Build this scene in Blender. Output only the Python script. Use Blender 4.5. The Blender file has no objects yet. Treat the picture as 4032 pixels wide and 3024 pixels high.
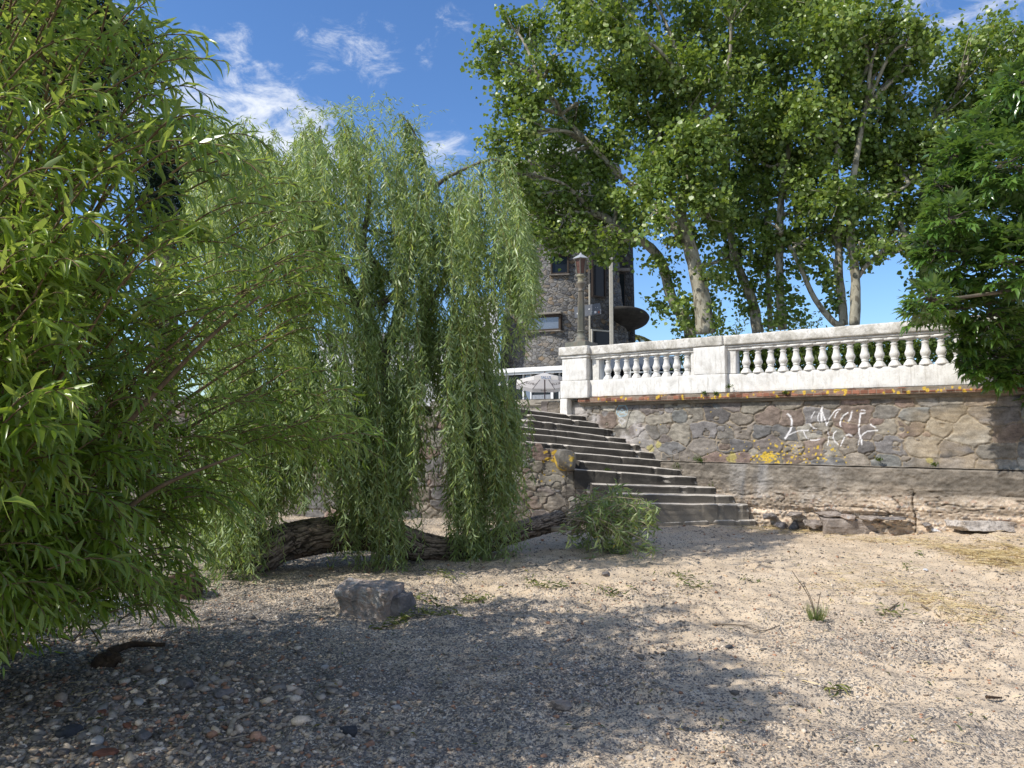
import bpy, bmesh, math, random
import numpy as np
from mathutils import Vector, Matrix, noise as mnoise

rs = np.random.RandomState(7)
random.seed(7)
scene = bpy.context.scene
COL = scene.collection
R = math.radians

# ------------------------------------------------------------------ camera model (metres; photo pixels 4032 x 3024)
F = 3030.0
TH = R(3.55)
EYE = 1.6
def ray(px, py):
    a = (px - 2016.0) / F
    b = (1512.0 - py) / F
    return np.array([a, math.cos(TH) - b * math.sin(TH), math.sin(TH) + b * math.cos(TH)])
def P(px, py, Y):
    d = ray(px, py)
    t = Y / d[1]
    return np.array([d[0] * t, Y, EYE + d[2] * t])
def Q(dx, dy, Y):                     # same, from overview coordinates (2212 wide)
    return P(dx * 1.8228, dy * 1.8228, Y)

# ------------------------------------------------------------------ numpy noise
def _h(ix, iy, seed):
    n = (ix.astype(np.int64) * 374761393 + iy.astype(np.int64) * 668265263 + seed * 1274126177) & 0xffffffff
    n = ((n ^ (n >> 13)) * 1274126177) & 0xffffffff
    n = n ^ (n >> 16)
    return (n & 0xffff) / 65535.0
def vn(x, y, seed=0):
    x = np.asarray(x, float); y = np.asarray(y, float)
    ix = np.floor(x); iy = np.floor(y)
    fx = x - ix; fy = y - iy
    fx = fx * fx * (3 - 2 * fx); fy = fy * fy * (3 - 2 * fy)
    a = _h(ix, iy, seed); b = _h(ix + 1, iy, seed); c = _h(ix, iy + 1, seed); d = _h(ix + 1, iy + 1, seed)
    return (a + (b - a) * fx) * (1 - fy) + (c + (d - c) * fx) * fy
def fbm(x, y, seed=0, o=4):
    s = 0; a = .5; t = 0
    for i in range(o):
        s = s + a * vn(x * 2 ** i + 17.3 * i, y * 2 ** i - 9.1 * i, seed + i); t += a; a *= .5
    return s / t
def ss(a, b, x):
    t = np.clip((np.asarray(x, float) - a) / (b - a), 0, 1)
    return t * t * (3 - 2 * t)
def unit(v):
    v = np.asarray(v, float)
    return v / np.maximum(np.linalg.norm(v, axis=-1, keepdims=True), 1e-9)

# ------------------------------------------------------------------ object helpers
def tag(o, label=None, cat=None, group=None, kind=None):
    if label: o['label'] = label
    if cat: o['category'] = cat
    if group: o['group'] = group
    if kind: o['kind'] = kind
    return o
def empty(name, loc, rz=0):
    o = bpy.data.objects.new(name, None)
    COL.objects.link(o)
    o.location = Vector([float(c) for c in loc]); o.rotation_euler = (0, 0, rz)
    o.empty_display_size = .1
    return o
def thing(name, label, cat, loc, rz=0, group=None):
    return tag(empty(name, loc, rz), label, cat, group)
def raw_mesh(name, V, loops, starts, totals, smooth=False):
    me = bpy.data.meshes.new(name)
    V = np.ascontiguousarray(V, dtype=np.float32)
    me.vertices.add(len(V)); me.vertices.foreach_set('co', V.ravel())
    me.loops.add(len(loops)); me.loops.foreach_set('vertex_index', np.ascontiguousarray(loops, dtype=np.int32))
    me.polygons.add(len(starts))
    me.polygons.foreach_set('loop_start', np.ascontiguousarray(starts, dtype=np.int32))
    me.polygons.foreach_set('loop_total', np.ascontiguousarray(totals, dtype=np.int32))
    if smooth: me.polygons.foreach_set('use_smooth', np.ones(len(starts), dtype=bool))
    me.update(calc_edges=True)
    return me
def link(name, me, mat=None, parent=None):
    o = bpy.data.objects.new(name, me)
    COL.objects.link(o)
    if mat: me.materials.append(mat)
    if parent is not None:
        o.parent = parent
        # meshes are written in world space: shift to the parent's frame
        o.matrix_parent_inverse = Matrix.Identity(4)
        M = Matrix.Identity(4); chain = []
        p = parent
        while p: chain.append(p); p = p.parent
        for p in reversed(chain): M = M @ (Matrix.Translation(p.location) @ p.rotation_euler.to_matrix().to_4x4())
        me.transform(M.inverted())
    return o
class MB:
    def __init__(s): s.v = []; s.f = []; s.n = 0
    def add(s, V, Fc):
        V = np.asarray(V, float).reshape(-1, 3)
        s.v.append(V); s.f += [tuple(i + s.n for i in f) for f in Fc]; s.n += len(V)
    def box(s, c, d, ax=None):      # centre, full dims, axes (3 unit vectors)
        ax = np.eye(3) if ax is None else np.array(ax, float)
        c = np.array(c, float); V = []
        for k in range(8):
            sg = np.array([(k & 1) - .5, ((k >> 1) & 1) - .5, ((k >> 2) & 1) - .5]) * 2 * .5
            V.append(c + (sg * np.array(d)) @ ax)
        s.add(V, [(0, 2, 3, 1), (4, 5, 7, 6), (0, 1, 5, 4), (2, 6, 7, 3), (0, 4, 6, 2), (1, 3, 7, 5)])
    def tube(s, pts, rad, sides=8, nz=0, cap=True, seed=0):
        pts = np.array(pts, float); n = len(pts)
        rad = np.full(n, rad) if np.isscalar(rad) else np.array(rad, float)
        T = unit(np.gradient(pts, axis=0))
        u = np.cross(T[0], [0.3, .2, 1.]); u = u / max(np.linalg.norm(u), 1e-6)
        V = []
        for i in range(n):
            u = u - T[i] * np.dot(u, T[i]); u /= max(np.linalg.norm(u), 1e-6)
            w = np.cross(T[i], u)
            for k in range(sides):
                a = 2 * math.pi * k / sides
                r = rad[i]
                if nz: r *= 1 + nz * (mnoise.noise(Vector((math.cos(a) * 1.5, math.sin(a) * 1.5 + seed, i * .35))))
                V.append(pts[i] + r * (math.cos(a) * u + math.sin(a) * w))
        Fc = [(i * sides + k, i * sides + (k + 1) % sides, (i + 1) * sides + (k + 1) % sides, (i + 1) * sides + k)
              for i in range(n - 1) for k in range(sides)]
        if cap:
            Fc.append(tuple(range(sides))[::-1]); Fc.append(tuple((n - 1) * sides + k for k in range(sides)))
        s.add(V, Fc)
    def lathe(s, c, prof, sides=16, flute=0, sq=False, rot=0):
        c = np.array(c, float); V = []
        for (r, z) in prof:
            for k in range(sides):
                a = 2 * math.pi * k / sides + rot
                rr = r * (1 - flute * (k % 2))
                V.append(c + np.array([rr * math.cos(a), rr * math.sin(a), z]))
        n = len(prof)
        Fc = [(i * sides + k, i * sides + (k + 1) % sides, (i + 1) * sides + (k + 1) % sides, (i + 1) * sides + k)
              for i in range(n - 1) for k in range(sides)]
        Fc.append(tuple(range(sides))[::-1]); Fc.append(tuple((n - 1) * sides + k for k in range(sides)))
        s.add(V, Fc)
    def build(s, name, mat, parent=None, smooth=False, bevel=0):
        V = np.concatenate(s.v)
        me = bpy.data.meshes.new(name)
        me.from_pydata(V.tolist(), [], s.f)
        if smooth:
            me.polygons.foreach_set('use_smooth', np.ones(len(me.polygons), dtype=bool))
        me.update()
        o = link(name, me, mat, parent)
        if bevel:
            m = o.modifiers.new('b', 'BEVEL'); m.width = bevel; m.segments = 2; m.limit_method = 'ANGLE'
        return o
def spline(pts, n):
    pts = np.array(pts, float); m = len(pts)
    pp = np.vstack([2 * pts[0] - pts[1], pts, 2 * pts[-1] - pts[-2]])
    out = []
    for t in np.linspace(0, m - 1 - 1e-6, n):
        i = int(t); f = t - i
        a, b, c, d = pp[i], pp[i + 1], pp[i + 2], pp[i + 3]
        out.append(.5 * ((2 * b) + (-a + c) * f + (2 * a - 5 * b + 4 * c - d) * f * f + (-a + 3 * b - 3 * c + d) * f ** 3))
    return np.array(out)

# ------------------------------------------------------------------ material helpers
class NT:
    def __init__(s, name):
        s.m = bpy.data.materials.new(name); s.m.use_nodes = True
        s.t = s.m.node_tree; s.t.nodes.clear()
        s.out = s.n('ShaderNodeOutputMaterial')
    def n(s, k, **kw):
        nd = s.t.nodes.new(k)
        for a, b in kw.items(): setattr(nd, a, b)
        return nd
    def l(s, a, b): s.t.links.new(a, b)
    def coord(s, scale=(1, 1, 1)):
        c = s.n('ShaderNodeTexCoord'); m = s.n('ShaderNodeMapping'); m.inputs['Scale'].default_value = scale
        s.l(c.outputs['Object'], m.inputs['Vector']); return m.outputs['Vector']
    def noise(s, vec, sc, det=6, rough=.6, dist=0):
        n = s.n('ShaderNodeTexNoise'); s.l(vec, n.inputs['Vector'])
        n.inputs['Scale'].default_value = sc; n.inputs['Detail'].default_value = det
        n.inputs['Roughness'].default_value = rough; n.inputs['Distortion'].default_value = dist
        return n.outputs['Fac']
    def ramp(s, fac, stops, interp='LINEAR'):
        r = s.n('ShaderNodeValToRGB'); s.l(fac, r.inputs['Fac']); cr = r.color_ramp; cr.interpolation = interp
        while len(cr.elements) < len(stops): cr.elements.new(.5)
        for e, (p, c) in zip(cr.elements, stops):
            e.position = p; e.color = (c, c, c, 1) if np.isscalar(c) else (*c, 1)
        return r.outputs['Color']
    def mix(s, fac, a, b, mode='MIX'):
        m = s.n('ShaderNodeMixRGB', blend_type=mode)
        for sock, v in ((m.inputs['Fac'], fac), (m.inputs['Color1'], a), (m.inputs['Color2'], b)):
            if hasattr(v, 'links'): s.l(v, sock)
            elif np.isscalar(v): sock.default_value = v if sock.name == 'Fac' or sock.type == 'VALUE' else (v, v, v, 1)
            else: sock.default_value = (*v, 1)
        return m.outputs['Color']
    def math(s, op, a, b=0.):
        m = s.n('ShaderNodeMath', operation=op)
        for i, v in enumerate((a, b)):
            if hasattr(v, 'links'): s.l(v, m.inputs[i])
            else: m.inputs[i].default_value = v
        return m.outputs[0]
    def bump(s, h, st=.5, dist=.01, prev=None):
        b = s.n('ShaderNodeBump'); s.l(h, b.inputs['Height']); b.inputs['Strength'].default_value = st
        b.inputs['Distance'].default_value = dist
        if prev: s.l(prev, b.inputs['Normal'])
        return b.outputs['Normal']
    def finish(s, col, rough=.85, nrm=None, metal=0, spec=.3):
        p = s.n('ShaderNodeBsdfPrincipled')
        if hasattr(col, 'links'): s.l(col, p.inputs['Base Color'])
        else: p.inputs['Base Color'].default_value = (*col, 1)
        if hasattr(rough, 'links'): s.l(rough, p.inputs['Roughness'])
        else: p.inputs['Roughness'].default_value = rough
        p.inputs['Metallic'].default_value = metal
        p.inputs['Specular IOR Level'].default_value = spec
        if nrm: s.l(nrm, p.inputs['Normal'])
        s.l(p.outputs[0], s.out.inputs['Surface'])
        return s.m
def rough_mat(name, stops, sc=4, det=8, bsc=40, bst=.5, bd=.01, rough=.88, stretch=(1, 1, 1), spec=.25, metal=0):
    t = NT(name); v = t.coord(stretch)
    c = t.ramp(t.noise(v, sc, det, .65, .3), stops)
    f = t.noise(v, bsc, 5, .7)
    c = t.mix(.35, c, t.ramp(f, [(.3, .55), (.7, 1.25)]), 'MULTIPLY')
    return t.finish(c, rough, t.bump(f, bst, bd), metal, spec)
def plain(name, col, rough=.6, spec=.3, metal=0):
    t = NT(name); v = t.coord()
    f = t.noise(v, 6, 5, .6)
    c = t.mix(.3, col, t.ramp(f, [(.3, .6), (.7, 1.2)]), 'MULTIPLY')
    return t.finish(c, rough, t.bump(f, .15, .01), metal, spec)
def leaf_mat(name, stops, back=None, trans=.45, gloss=.25, rough=.45):
    t = NT(name)
    a = t.n('ShaderNodeAttribute', attribute_name='rnd')
    c = t.ramp(a.outputs['Fac'], stops)
    if back:
        g = t.n('ShaderNodeNewGeometry')
        c = t.mix(t.math('MULTIPLY', g.outputs['Backfacing'], .6), c, back)
    p = t.n('ShaderNodeBsdfPrincipled'); t.l(c, p.inputs['Base Color'])
    p.inputs['Roughness'].default_value = rough; p.inputs['Specular IOR Level'].default_value = gloss
    tr = t.n('ShaderNodeBsdfTranslucent')
    c2 = t.mix(1, c, (1.5, 1.45, .55), 'MULTIPLY'); t.l(c2, tr.inputs['Color'])
    m = t.n('ShaderNodeMixShader'); m.inputs['Fac'].default_value = trans
    t.l(p.outputs[0], m.inputs[1]); t.l(tr.outputs[0], m.inputs[2]); t.l(m.outputs[0], t.out.inputs['Surface'])
    return t.m
def bark_mat(name, stops, sc=(3, 3, .6), bd=.03, patches=None):
    t = NT(name); v = t.coord(sc)
    f = t.noise(v, 4, 8, .7, .6)
    c = t.ramp(f, stops)
    if patches:
        pv = t.coord((2.2, 2.2, 1.0)); g = t.noise(pv, 3.2, 3, .5, .4)
        c = t.mix(t.ramp(g, [(.53, 0.), (.57, 1.)]), c, patches)
    return t.finish(c, .9, t.bump(f, .9, bd), 0, .15)

# attribute-coloured surface
def attr_mat(name, rough=.9, bsc=60, bd=.006):
    t = NT(name); a = t.n('ShaderNodeAttribute', attribute_name='Col'); v = t.coord()
    f = t.noise(v, bsc, 6, .7); g = t.noise(v, 9, 6, .65)
    c = t.mix(.55, a.outputs['Color'], t.ramp(f, [(.3, .5), (.7, 1.35)]), 'MULTIPLY')
    c = t.mix(.6, c, t.ramp(g, [(.3, .62), (.7, 1.3)]), 'MULTIPLY')
    return t.finish(c, rough, t.bump(f, .6, bd), 0, .2)

# ------------------------------------------------------------------ leaves
TPL = {
 'lance': (np.array([[0, 0, 0], [.3, .5, .05], [.3, 0, -.02], [.3, -.5, .05], [.66, .36, -.05], [.66, 0, -.11], [.66, -.36, -.05], [1, 0, -.28]]),
           [(0, 1, 2), (0, 2, 3), (1, 4, 5, 2), (2, 5, 6, 3), (4, 7, 5), (5, 7, 6)]),
 'thin': (np.array([[0, 0, 0], [.45, .5, .05], [1, 0, -.18], [.45, -.5, .05], [.5, 0, -.04]]), [(0, 1, 4), (1, 2, 4), (0, 4, 3), (4, 2, 3)]),
 'dia': (np.array([[0, 0, 0], [.45, .5, .08], [1, 0, -.08], [.45, -.5, .08]]), [(0, 1, 2), (0, 2, 3)]),
 'straw': (np.array([[0, .5, 0], [0, -.5, 0], [.5, -.5, .012], [.5, .5, .012], [1, -.4, 0], [1, .4, 0]]), [(0, 1, 2, 3), (3, 2, 4, 5)]),
 'blade': (np.array([[0, .5, 0], [0, -.5, 0], [.5, -.45, .05], [.5, .45, .05], [1, 0, -.15]]), [(0, 1, 2, 3), (3, 2, 4)]),
 'plane': (np.array([[0, 0, 0], [.25, .55, .08], [.62, .42, .04], [1, 0, -.12], [.62, -.42, .04], [.25, -.55, .08], [.42, 0, -.02]]),
           [(0, 1, 6), (1, 2, 6), (2, 3, 6), (6, 3, 4), (6, 4, 5), (0, 6, 5)]),
}
def leaf_mesh(name, p, d, nrm, L, W, mat, parent, tpl='dia', rnd=None):
    p = np.asarray(p, float); N = len(p)
    d = unit(d); s = unit(np.cross(d, nrm)); n = np.cross(s, d)
    L = np.broadcast_to(L, (N,))[:, None, None]; W = np.broadcast_to(W, (N,))[:, None, None]
    T, fc = TPL[tpl]; k = len(T)
    V = p[:, None, :] + T[None, :, 0:1] * L * d[:, None, :] + T[None, :, 1:2] * W * s[:, None, :] + T[None, :, 2:3] * L * rs.uniform(-.4, 2.2, (N, 1, 1)) * n[:, None, :]
    lp = np.concatenate([np.array(f) for f in fc]); tot = np.array([len(f) for f in fc])
    loops = (lp[None, :] + (np.arange(N) * k)[:, None]).ravel()
    totals = np.tile(tot, N); starts = np.concatenate([[0], np.cumsum(totals)[:-1]])
    me = raw_mesh(name, V.reshape(-1, 3), loops, starts, totals)
    a = me.attributes.new('rnd', 'FLOAT', 'POINT')
    r = rs.rand(N) if rnd is None else rnd
    a.data.foreach_set('value', np.repeat(r, k).astype(np.float32))
    return link(name, me, mat, parent)
def rdir(n): return unit(rs.normal(size=(n, 3)))

# ------------------------------------------------------------------ relief grids (stone walls etc.)
def grid_obj(name, pos, colr, mat, parent=None, smooth=True):
    nv, nu = pos.shape[:2]
    idx = np.arange(nu * nv).reshape(nv, nu)
    q = np.stack([idx[:-1, :-1], idx[:-1, 1:], idx[1:, 1:], idx[1:, :-1]], -1).reshape(-1, 4)
    me = raw_mesh(name, pos.reshape(-1, 3), q.ravel(), np.arange(len(q)) * 4, np.full(len(q), 4), smooth)
    if colr is not None:
        a = me.attributes.new('Col', 'FLOAT_COLOR', 'POINT')
        c = np.concatenate([colr.reshape(-1, 3), np.ones((nu * nv, 1))], 1).astype(np.float32)
        a.data.foreach_set('color', c.ravel())
    return link(name, me, mat, parent)
STONES = np.array([[.18, .165, .145], [.21, .19, .16], [.15, .145, .14], [.21, .185, .15], [.185, .145, .12], [.25, .225, .185], [.175, .155, .135],
                   [.17, .17, .16], [.21, .155, .13], [.165, .155, .15], [.19, .165, .14], [.29, .27, .23], [.20, .175, .15], [.14, .13, .125], [.18, .155, .14], [.23, .20, .165]])
def stone_field(U, V, seed, cw=.36, ch=.25, palette=STONES, mortar=(.26, .215, .16)):
    """returns height (0..1) and colour for a rubble masonry face"""
    r = np.random.RandomState(seed)
    u0, u1, v0, v1 = U.min() - 1, U.max() + 1, V.min() - .6, V.max() + .6
    pts = []
    y = v0; k = 0
    while y < v1:
        x = u0 + r.rand() * cw
        while x < u1:
            w = cw * r.uniform(.35, 1.7)
            pts.append((x + w / 2, y + r.uniform(-.26, .26) * ch)); x += w
        y += ch * r.uniform(.75, 1.15); k += 1
    nb_ = len(pts); ex_ = int(nb_ * .75)
    pts += [(r.uniform(u0, u1), r.uniform(v0, v1)) for _ in range(ex_)]
    pts = np.array(pts)
    jit = np.concatenate([r.uniform(.75, 1.2, nb_), r.uniform(1.5, 2.8, ex_)])
    Uw = U + .10 * (fbm(U * 5, V * 5, seed) - .5) + .03 * (fbm(U * 25, V * 25, seed + 5) - .5)
    Vw = V + .07 * (fbm(U * 5, V * 5, seed + 9) - .5) + .03 * (fbm(U * 25, V * 25, seed + 7) - .5)
    u = Uw.ravel(); v = Vw.ravel()
    f1 = np.full(u.shape, 9.); f2 = np.full(u.shape, 9.); id1 = np.zeros(u.shape, int)
    for i, (a, b) in enumerate(pts):
        m = np.abs(u - a) < cw * 1.9
        if not m.any(): continue
        dx = np.abs(u[m] - a) / cw; dy = np.abs(v[m] - b) / ch
        d = (dx ** 3. + dy ** 3.) ** (1 / 3.) * jit[i]
        o1 = f1[m]; o2 = f2[m]; oi = id1[m]
        cl = d < o1
        f2[m] = np.where(cl, o1, np.minimum(o2, d)); f1[m] = np.where(cl, d, o1); id1[m] = np.where(cl, i, oi)
    e = (f2 - f1).reshape(U.shape) + .16 * (fbm(U * 7, V * 9, seed + 60) - .5); ids = id1.reshape(U.shape)
    body = ss(.015, .09, e)
    pc = palette[r.randint(0, len(palette), len(pts))] * r.uniform(.75, 1.25, (len(pts), 1))
    hh = r.uniform(.5, 1, len(pts)); tilt = r.uniform(-1, 1, (len(pts), 2))
    c = pc[ids]
    rough = fbm(U * 14, V * 30, seed + 3)
    c = c * (.45 + 1.1 * rough[..., None]) * (.7 + .6 * fbm(U * 5, V * 22, seed + 70))[..., None]
    mm = np.array(mortar)[None, None] * (.65 + .7 * fbm(U * 9, V * 9, seed + 21))[..., None]
    mmask = ss(.02, .06, e)[..., None]
    mort_d = ss(.0, .05, e)[..., None]
    c = mm * (1 - mmask) + c * mmask
    c = c * (1 - .55 * ((1 - mort_d) * ss(.45, .6, fbm(U * 3, V * 3, seed + 30))[..., None]))
    h = body * hh[ids] + .35 * (rough - .5) * body + .25 * tilt[ids][..., 0] * ((U - pts[ids][..., 0]) / cw) * body
    h = h + .18 * (fbm(U * 40, V * 40, seed + 44) - .5)
    return h, c, ids
def spots(U, V, c, centres, colr, seed=1):
    for (a, b, r) in centres:
        d = np.hypot(U - a, V - b) + r * .9 * (fbm(U * 30, V * 30, seed) - .5)
        m = (1 - ss(r * .75, r * 1.02, d))[..., None]
        c = c * (1 - m) + np.array(colr) * m
    return c
def stroke(U, V, c, pts, w, colr, alpha=1., seed=0):
    m = np.zeros(U.shape)
    for (a, b) in zip(pts[:-1], pts[1:]):
        a = np.array(a); b = np.array(b); ab = b - a
        t = np.clip(((U - a[0]) * ab[0] + (V - a[1]) * ab[1]) / max(ab @ ab, 1e-9), 0, 1)
        d = np.hypot(U - a[0] - t * ab[0], V - a[1] - t * ab[1])
        m = np.maximum(m, 1 - ss(w * .3, w * .56, d))
    m = m * alpha * .9 * ss(.12, .34, fbm(U * 22, V * 22, seed))
    return c * (1 - m[..., None]) + np.array(colr) * m[..., None]

# ------------------------------------------------------------------ the wall line
W0 = np.array([4.03, 12.4]); WD = np.array([-.788, .616]); WN = np.array([-.616, -.788])
def W(s, off, z):
    s, off, z = np.broadcast_arrays(np.asarray(s, float), off, z)
    return np.stack([W0[0] + s * WD[0] + off * WN[0], W0[1] + s * WD[1] + off * WN[1], z], -1)
def wall_sz(px, py, off=0.):
    d = ray(px, py)
    o = W0 + off * WN
    A = np.array([[d[0], -WD[0]], [d[1], -WD[1]]])
    t, s = np.linalg.solve(A, o)
    return s, EYE + d[2] * t
WAX = [np.array([-WD[0], -WD[1], 0]), np.array([-WN[0], -WN[1], 0]), np.array([0, 0, 1.])]   # along right, inward, up

# ------------------------------------------------------------------ ground
def H(x, y):
    x = np.asarray(x, float); y = np.asarray(y, float)
    z = .06 * ss(9, 13, y) + .10 * ss(9.5, 13, y) * ss(2, -2, x)
    s = (x - W0[0]) * (-WD[0]) + (y - W0[1]) * (-WD[1])
    near = ss(2.8, 0, (x - W0[0]) * WN[0] + (y - W0[1]) * WN[1])
    z = z + near * .26 * ss(1.0, 3.6, s)
    z = z + .10 * (fbm(x * .35, y * .35, 3, 3) - .5)
    z = z - .05 * ss(-1, -6, x) * ss(9, 5, y)
    return z
def Hd(x, y):
    amp = 1 - .35 * ss(-.5, -3, x)
    z = H(x, y)
    w = fbm(x * 1.1, y * 1.1, 50, 2)
    b = np.abs(fbm(x * 3.2, y * 4.2, 11, 3) - .5) * 2
    b2 = vn(x * 5.5 + 3 * w, y * 7.5, 23)
    e1 = fbm(x * 2.3 + 1.5 * w, y * 4.6, 71, 2); r1 = 1 - np.abs(e1 - .5) * 4
    dz = .052 * (1 - b) * ss(.3, .6, w + .15) + .040 * b2 * b2 + .045 * np.clip(r1, 0, 1) + .010 * fbm(x * 20, y * 20, 31, 2)
    z = z + amp * dz * (1 - .4 * ss(8, 12, y)) - .03
    return z
def seg(a, b, st): return np.arange(a, b, st)
gx = np.concatenate([-np.geomspace(400, 9.2, 26), seg(-9, -4.5, .08), seg(-4.5, 5.5, .03), seg(5.5, 9, .08), np.geomspace(9.2, 400, 26)])
gy = np.concatenate([-np.geomspace(300, 2, 14), seg(-1.9, 3, .2), seg(3, 7.5, .025), seg(7.5, 15.2, .045), np.geomspace(15.4, 900, 30)])
GX, GY = np.meshgrid(gx, gy)
GZ = Hd(GX, GY)
GZ = np.where(GY > 15.3, .1, GZ)
t = NT('beach_sand')
v = t.coord()
big = t.noise(v, .55, 4, .55)
sx = t.n('ShaderNodeSeparateXYZ'); t.l(v, sx.inputs[0])
left = t.math('MULTIPLY', t.math('SUBTRACT', .6, sx.outputs['X']), .16)
ydist = t.math('MULTIPLY', t.math('SUBTRACT', 7.5, sx.outputs['Y']), .075)
mask = t.math('ADD', t.math('ADD', t.math('MULTIPLY', t.math('SUBTRACT', big, .5), 2.2), left), ydist)
mask = t.math('ADD', mask, t.math('MULTIPLY', t.math('SUBTRACT', t.noise(v, 7, 5, .7), .5), 1.3))
gm = t.ramp(t.math('ADD', mask, .14), [(.0, .10), (.75, .92)])
vor = t.n('ShaderNodeTexVoronoi'); t.l(v, vor.inputs['Vector']); vor.inputs['Scale'].default_value = 85; vor.inputs['Randomness'].default_value = 1
vor2 = t.n('ShaderNodeTexVoronoi'); t.l(v, vor2.inputs['Vector']); vor2.inputs['Scale'].default_value = 190
sc = t.n('ShaderNodeSeparateColor'); t.l(vor.outputs['Color'], sc.inputs[0])
sc2 = t.n('ShaderNodeSeparateColor'); t.l(vor2.outputs['Color'], sc2.inputs[0])
grav = t.ramp(sc.outputs[0], [(0, (.105, .096, .088)), (.45, (.185, .165, .148)), (.7, (.27, .235, .195)), (.88, (.40, .32, .24)), (.97, (.62, .57, .49))])
grav2 = t.ramp(sc2.outputs[0], [(0, (.12, .108, .098)), (.5, (.225, .198, .17)), (.85, (.38, .315, .24)), (1, (.62, .56, .47))])
sand = t.ramp(t.noise(v, 2.2, 6, .6), [(.3, (.50, .39, .27)), (.7, (.63, .51, .37))])
sel = t.math('LESS_THAN', sc.outputs[1], gm)
sel2 = t.math('LESS_THAN', sc2.outputs[1], t.math('MULTIPLY', gm, .62))
col = t.mix(sel2, sand, grav2)
col = t.mix(t.math('MULTIPLY', sel, .95), col, grav)
fine = t.noise(v, 150, 3, .6)
col = t.mix(.3, col, t.ramp(fine, [(.3, .5), (.7, 1.4)]), 'MULTIPLY')
hgt = t.math('ADD', t.math('MULTIPLY', t.math('SUBTRACT', 1., vor.outputs['Distance']), sel), t.math('MULTIPLY', fine, .4))
nb = t.bump(hgt, .7, .008)
nb = t.bump(t.noise(v, 26, 5, .6), .5, .02, nb)
GROUND = t.finish(col, .92, nb, 0, .15)
g = grid_obj('beach_ground', np.stack([GX, GY, GZ], -1), None, GROUND)
tag(g, 'sandy beach with dark gravel, footprints and tree shadows', 'ground', kind='structure')

MAT_STONE = attr_mat('rubble_masonry')
WHITE = None
t = NT('white_limewash'); v = t.coord()
f = t.noise(v, 3.5, 8, .7, .4)
c = t.ramp(f, [(.30, (.50, .48, .44)), (.44, (.68, .66, .62)), (.60, (.79, .77, .73))])
gn = t.n('ShaderNodeNewGeometry'); sx = t.n('ShaderNodeSeparateXYZ'); t.l(gn.outputs['Normal'], sx.inputs[0])
st = t.coord((2.0, 2.0, .7))
stain = t.ramp(t.noise(st, 5, 8, .75), [(.50, 0.), (.66, .75)])
c = t.mix(stain, c, (.52, .49, .44))
dr = t.coord((6., 6., .5)); drip = t.ramp(t.noise(dr, 4, 6, .7), [(.56, 0.), (.66, .5)]); c = t.mix(drip, c, (.36, .33, .28))
c = t.mix(t.ramp(t.noise(v, 32, 4, .7), [(.62, 0.), (.72, .55)]), c, (.30, .27, .23))
c = t.mix(t.ramp(t.math('MULTIPLY', sx.outputs['Z'], t.noise(v, 9, 5, .7)), [(.25, 0.), (.6, .75)]), c, (.33, .31, .27))
WHITE = t.finish(c, .85, t.bump(t.noise(v, 28, 6, .7), .45, .012), 0, .25)
t = NT('weathered_rail'); v = t.coord()
f = t.noise(v, 4.5, 9, .75, .5)
c = t.ramp(f, [(.32, (.30, .28, .24)), (.46, (.52, .49, .43)), (.60, (.74, .71, .66))])
c = t.mix(t.ramp(t.noise(v, 16, 5, .7), [(.52, 0.), (.66, .7)]), c, (.30, .28, .25))
RAILM = t.finish(c, .88, t.bump(t.noise(v, 28, 6, .7), .5, .012), 0, .25)

# ------------------------------------------------------------------ retaining wall below the balustrade
rw = thing('retaining_wall', 'long rubble stone wall with white scrawled paint and yellow lichen under the white balustrade', 'wall', W(0, 0, 0))
U, V = np.meshgrid(np.arange(-6.2, 4.4, .011), np.arange(.9, 2.2, .011))
h, c, ids = stone_field(U, V, 5, .37, .25)
# u here runs to the LEFT (s); tan/ochre rougher zone near the right end, pale flaking plaster near the stair
pm = ss(.45, .62, fbm(U * 2.2, V * 2.2, 77)) * ss(1.7, 2.5, U) * .85
c = c * (1 - pm[..., None]) + np.array([.47, .44, .42]) * (.75 + .5 * fbm(U * 12, V * 12, 4))[..., None] * pm[..., None]
om = ss(.42, .6, fbm(U * 1.6, V * 3, 15)) * ss(-1.9, -2.4, U) * ss(-3.6, -3.0, U) * .4
c = c * (1 - om[..., None]) + np.array([.33, .25, .15]) * (.6 + .8 * fbm(U * 8, V * 40, 4))[..., None] * om[..., None]
c = c * (.98 + .3 * fbm(U * .8, V * .8, 8))[..., None]
# patchy darker band directly below the coping
rb = ss(2.02, 2.14, V) * ss(.3, .6, fbm(U * 2, V * .5, 91))
c = c * (1 - .45 * rb[..., None])
# crack
ck = [wall_sz(x, y) for x, y in ((2492, 1605), (2478, 1630), (2470, 1660), (2462, 1686), (2420, 1688), (2385, 1690))]
c = stroke(U, V, c, ck, .022, (.03, .028, .025), .9, 2)
# lichen
lr = np.random.RandomState(3); sp = []
for i in range(130):
    px = lr.normal(3120, 115); py = lr.normal(1790, 24)
    s_, z_ = wall_sz(px, min(py, 1822)); sp.append((s_, z_, lr.uniform(.005, .019)))
for i in range(45):
    s_, z_ = wall_sz(lr.normal(3022, 16), lr.normal(1800, 12)); sp.append((s_, z_, lr.uniform(.012, .028)))
for i in range(30):
    s_, z_ = wall_sz(lr.uniform(2300, 3700), lr.uniform(1600, 1820)); sp.append((s_, z_, lr.uniform(.005, .012)))
c = spots(U, V, c, sp, (.62, .43, .06), 5)
sy = [(*wall_sz(2880, 1800), .10), (*wall_sz(2560, 1765), .075), (*wall_sz(2590, 1750), .06), (*wall_sz(3660, 1815), .05)]
cy = spots(U, V, c, sy, (.48, .42, .10), 6); c = c * .45 + cy * .55
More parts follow.
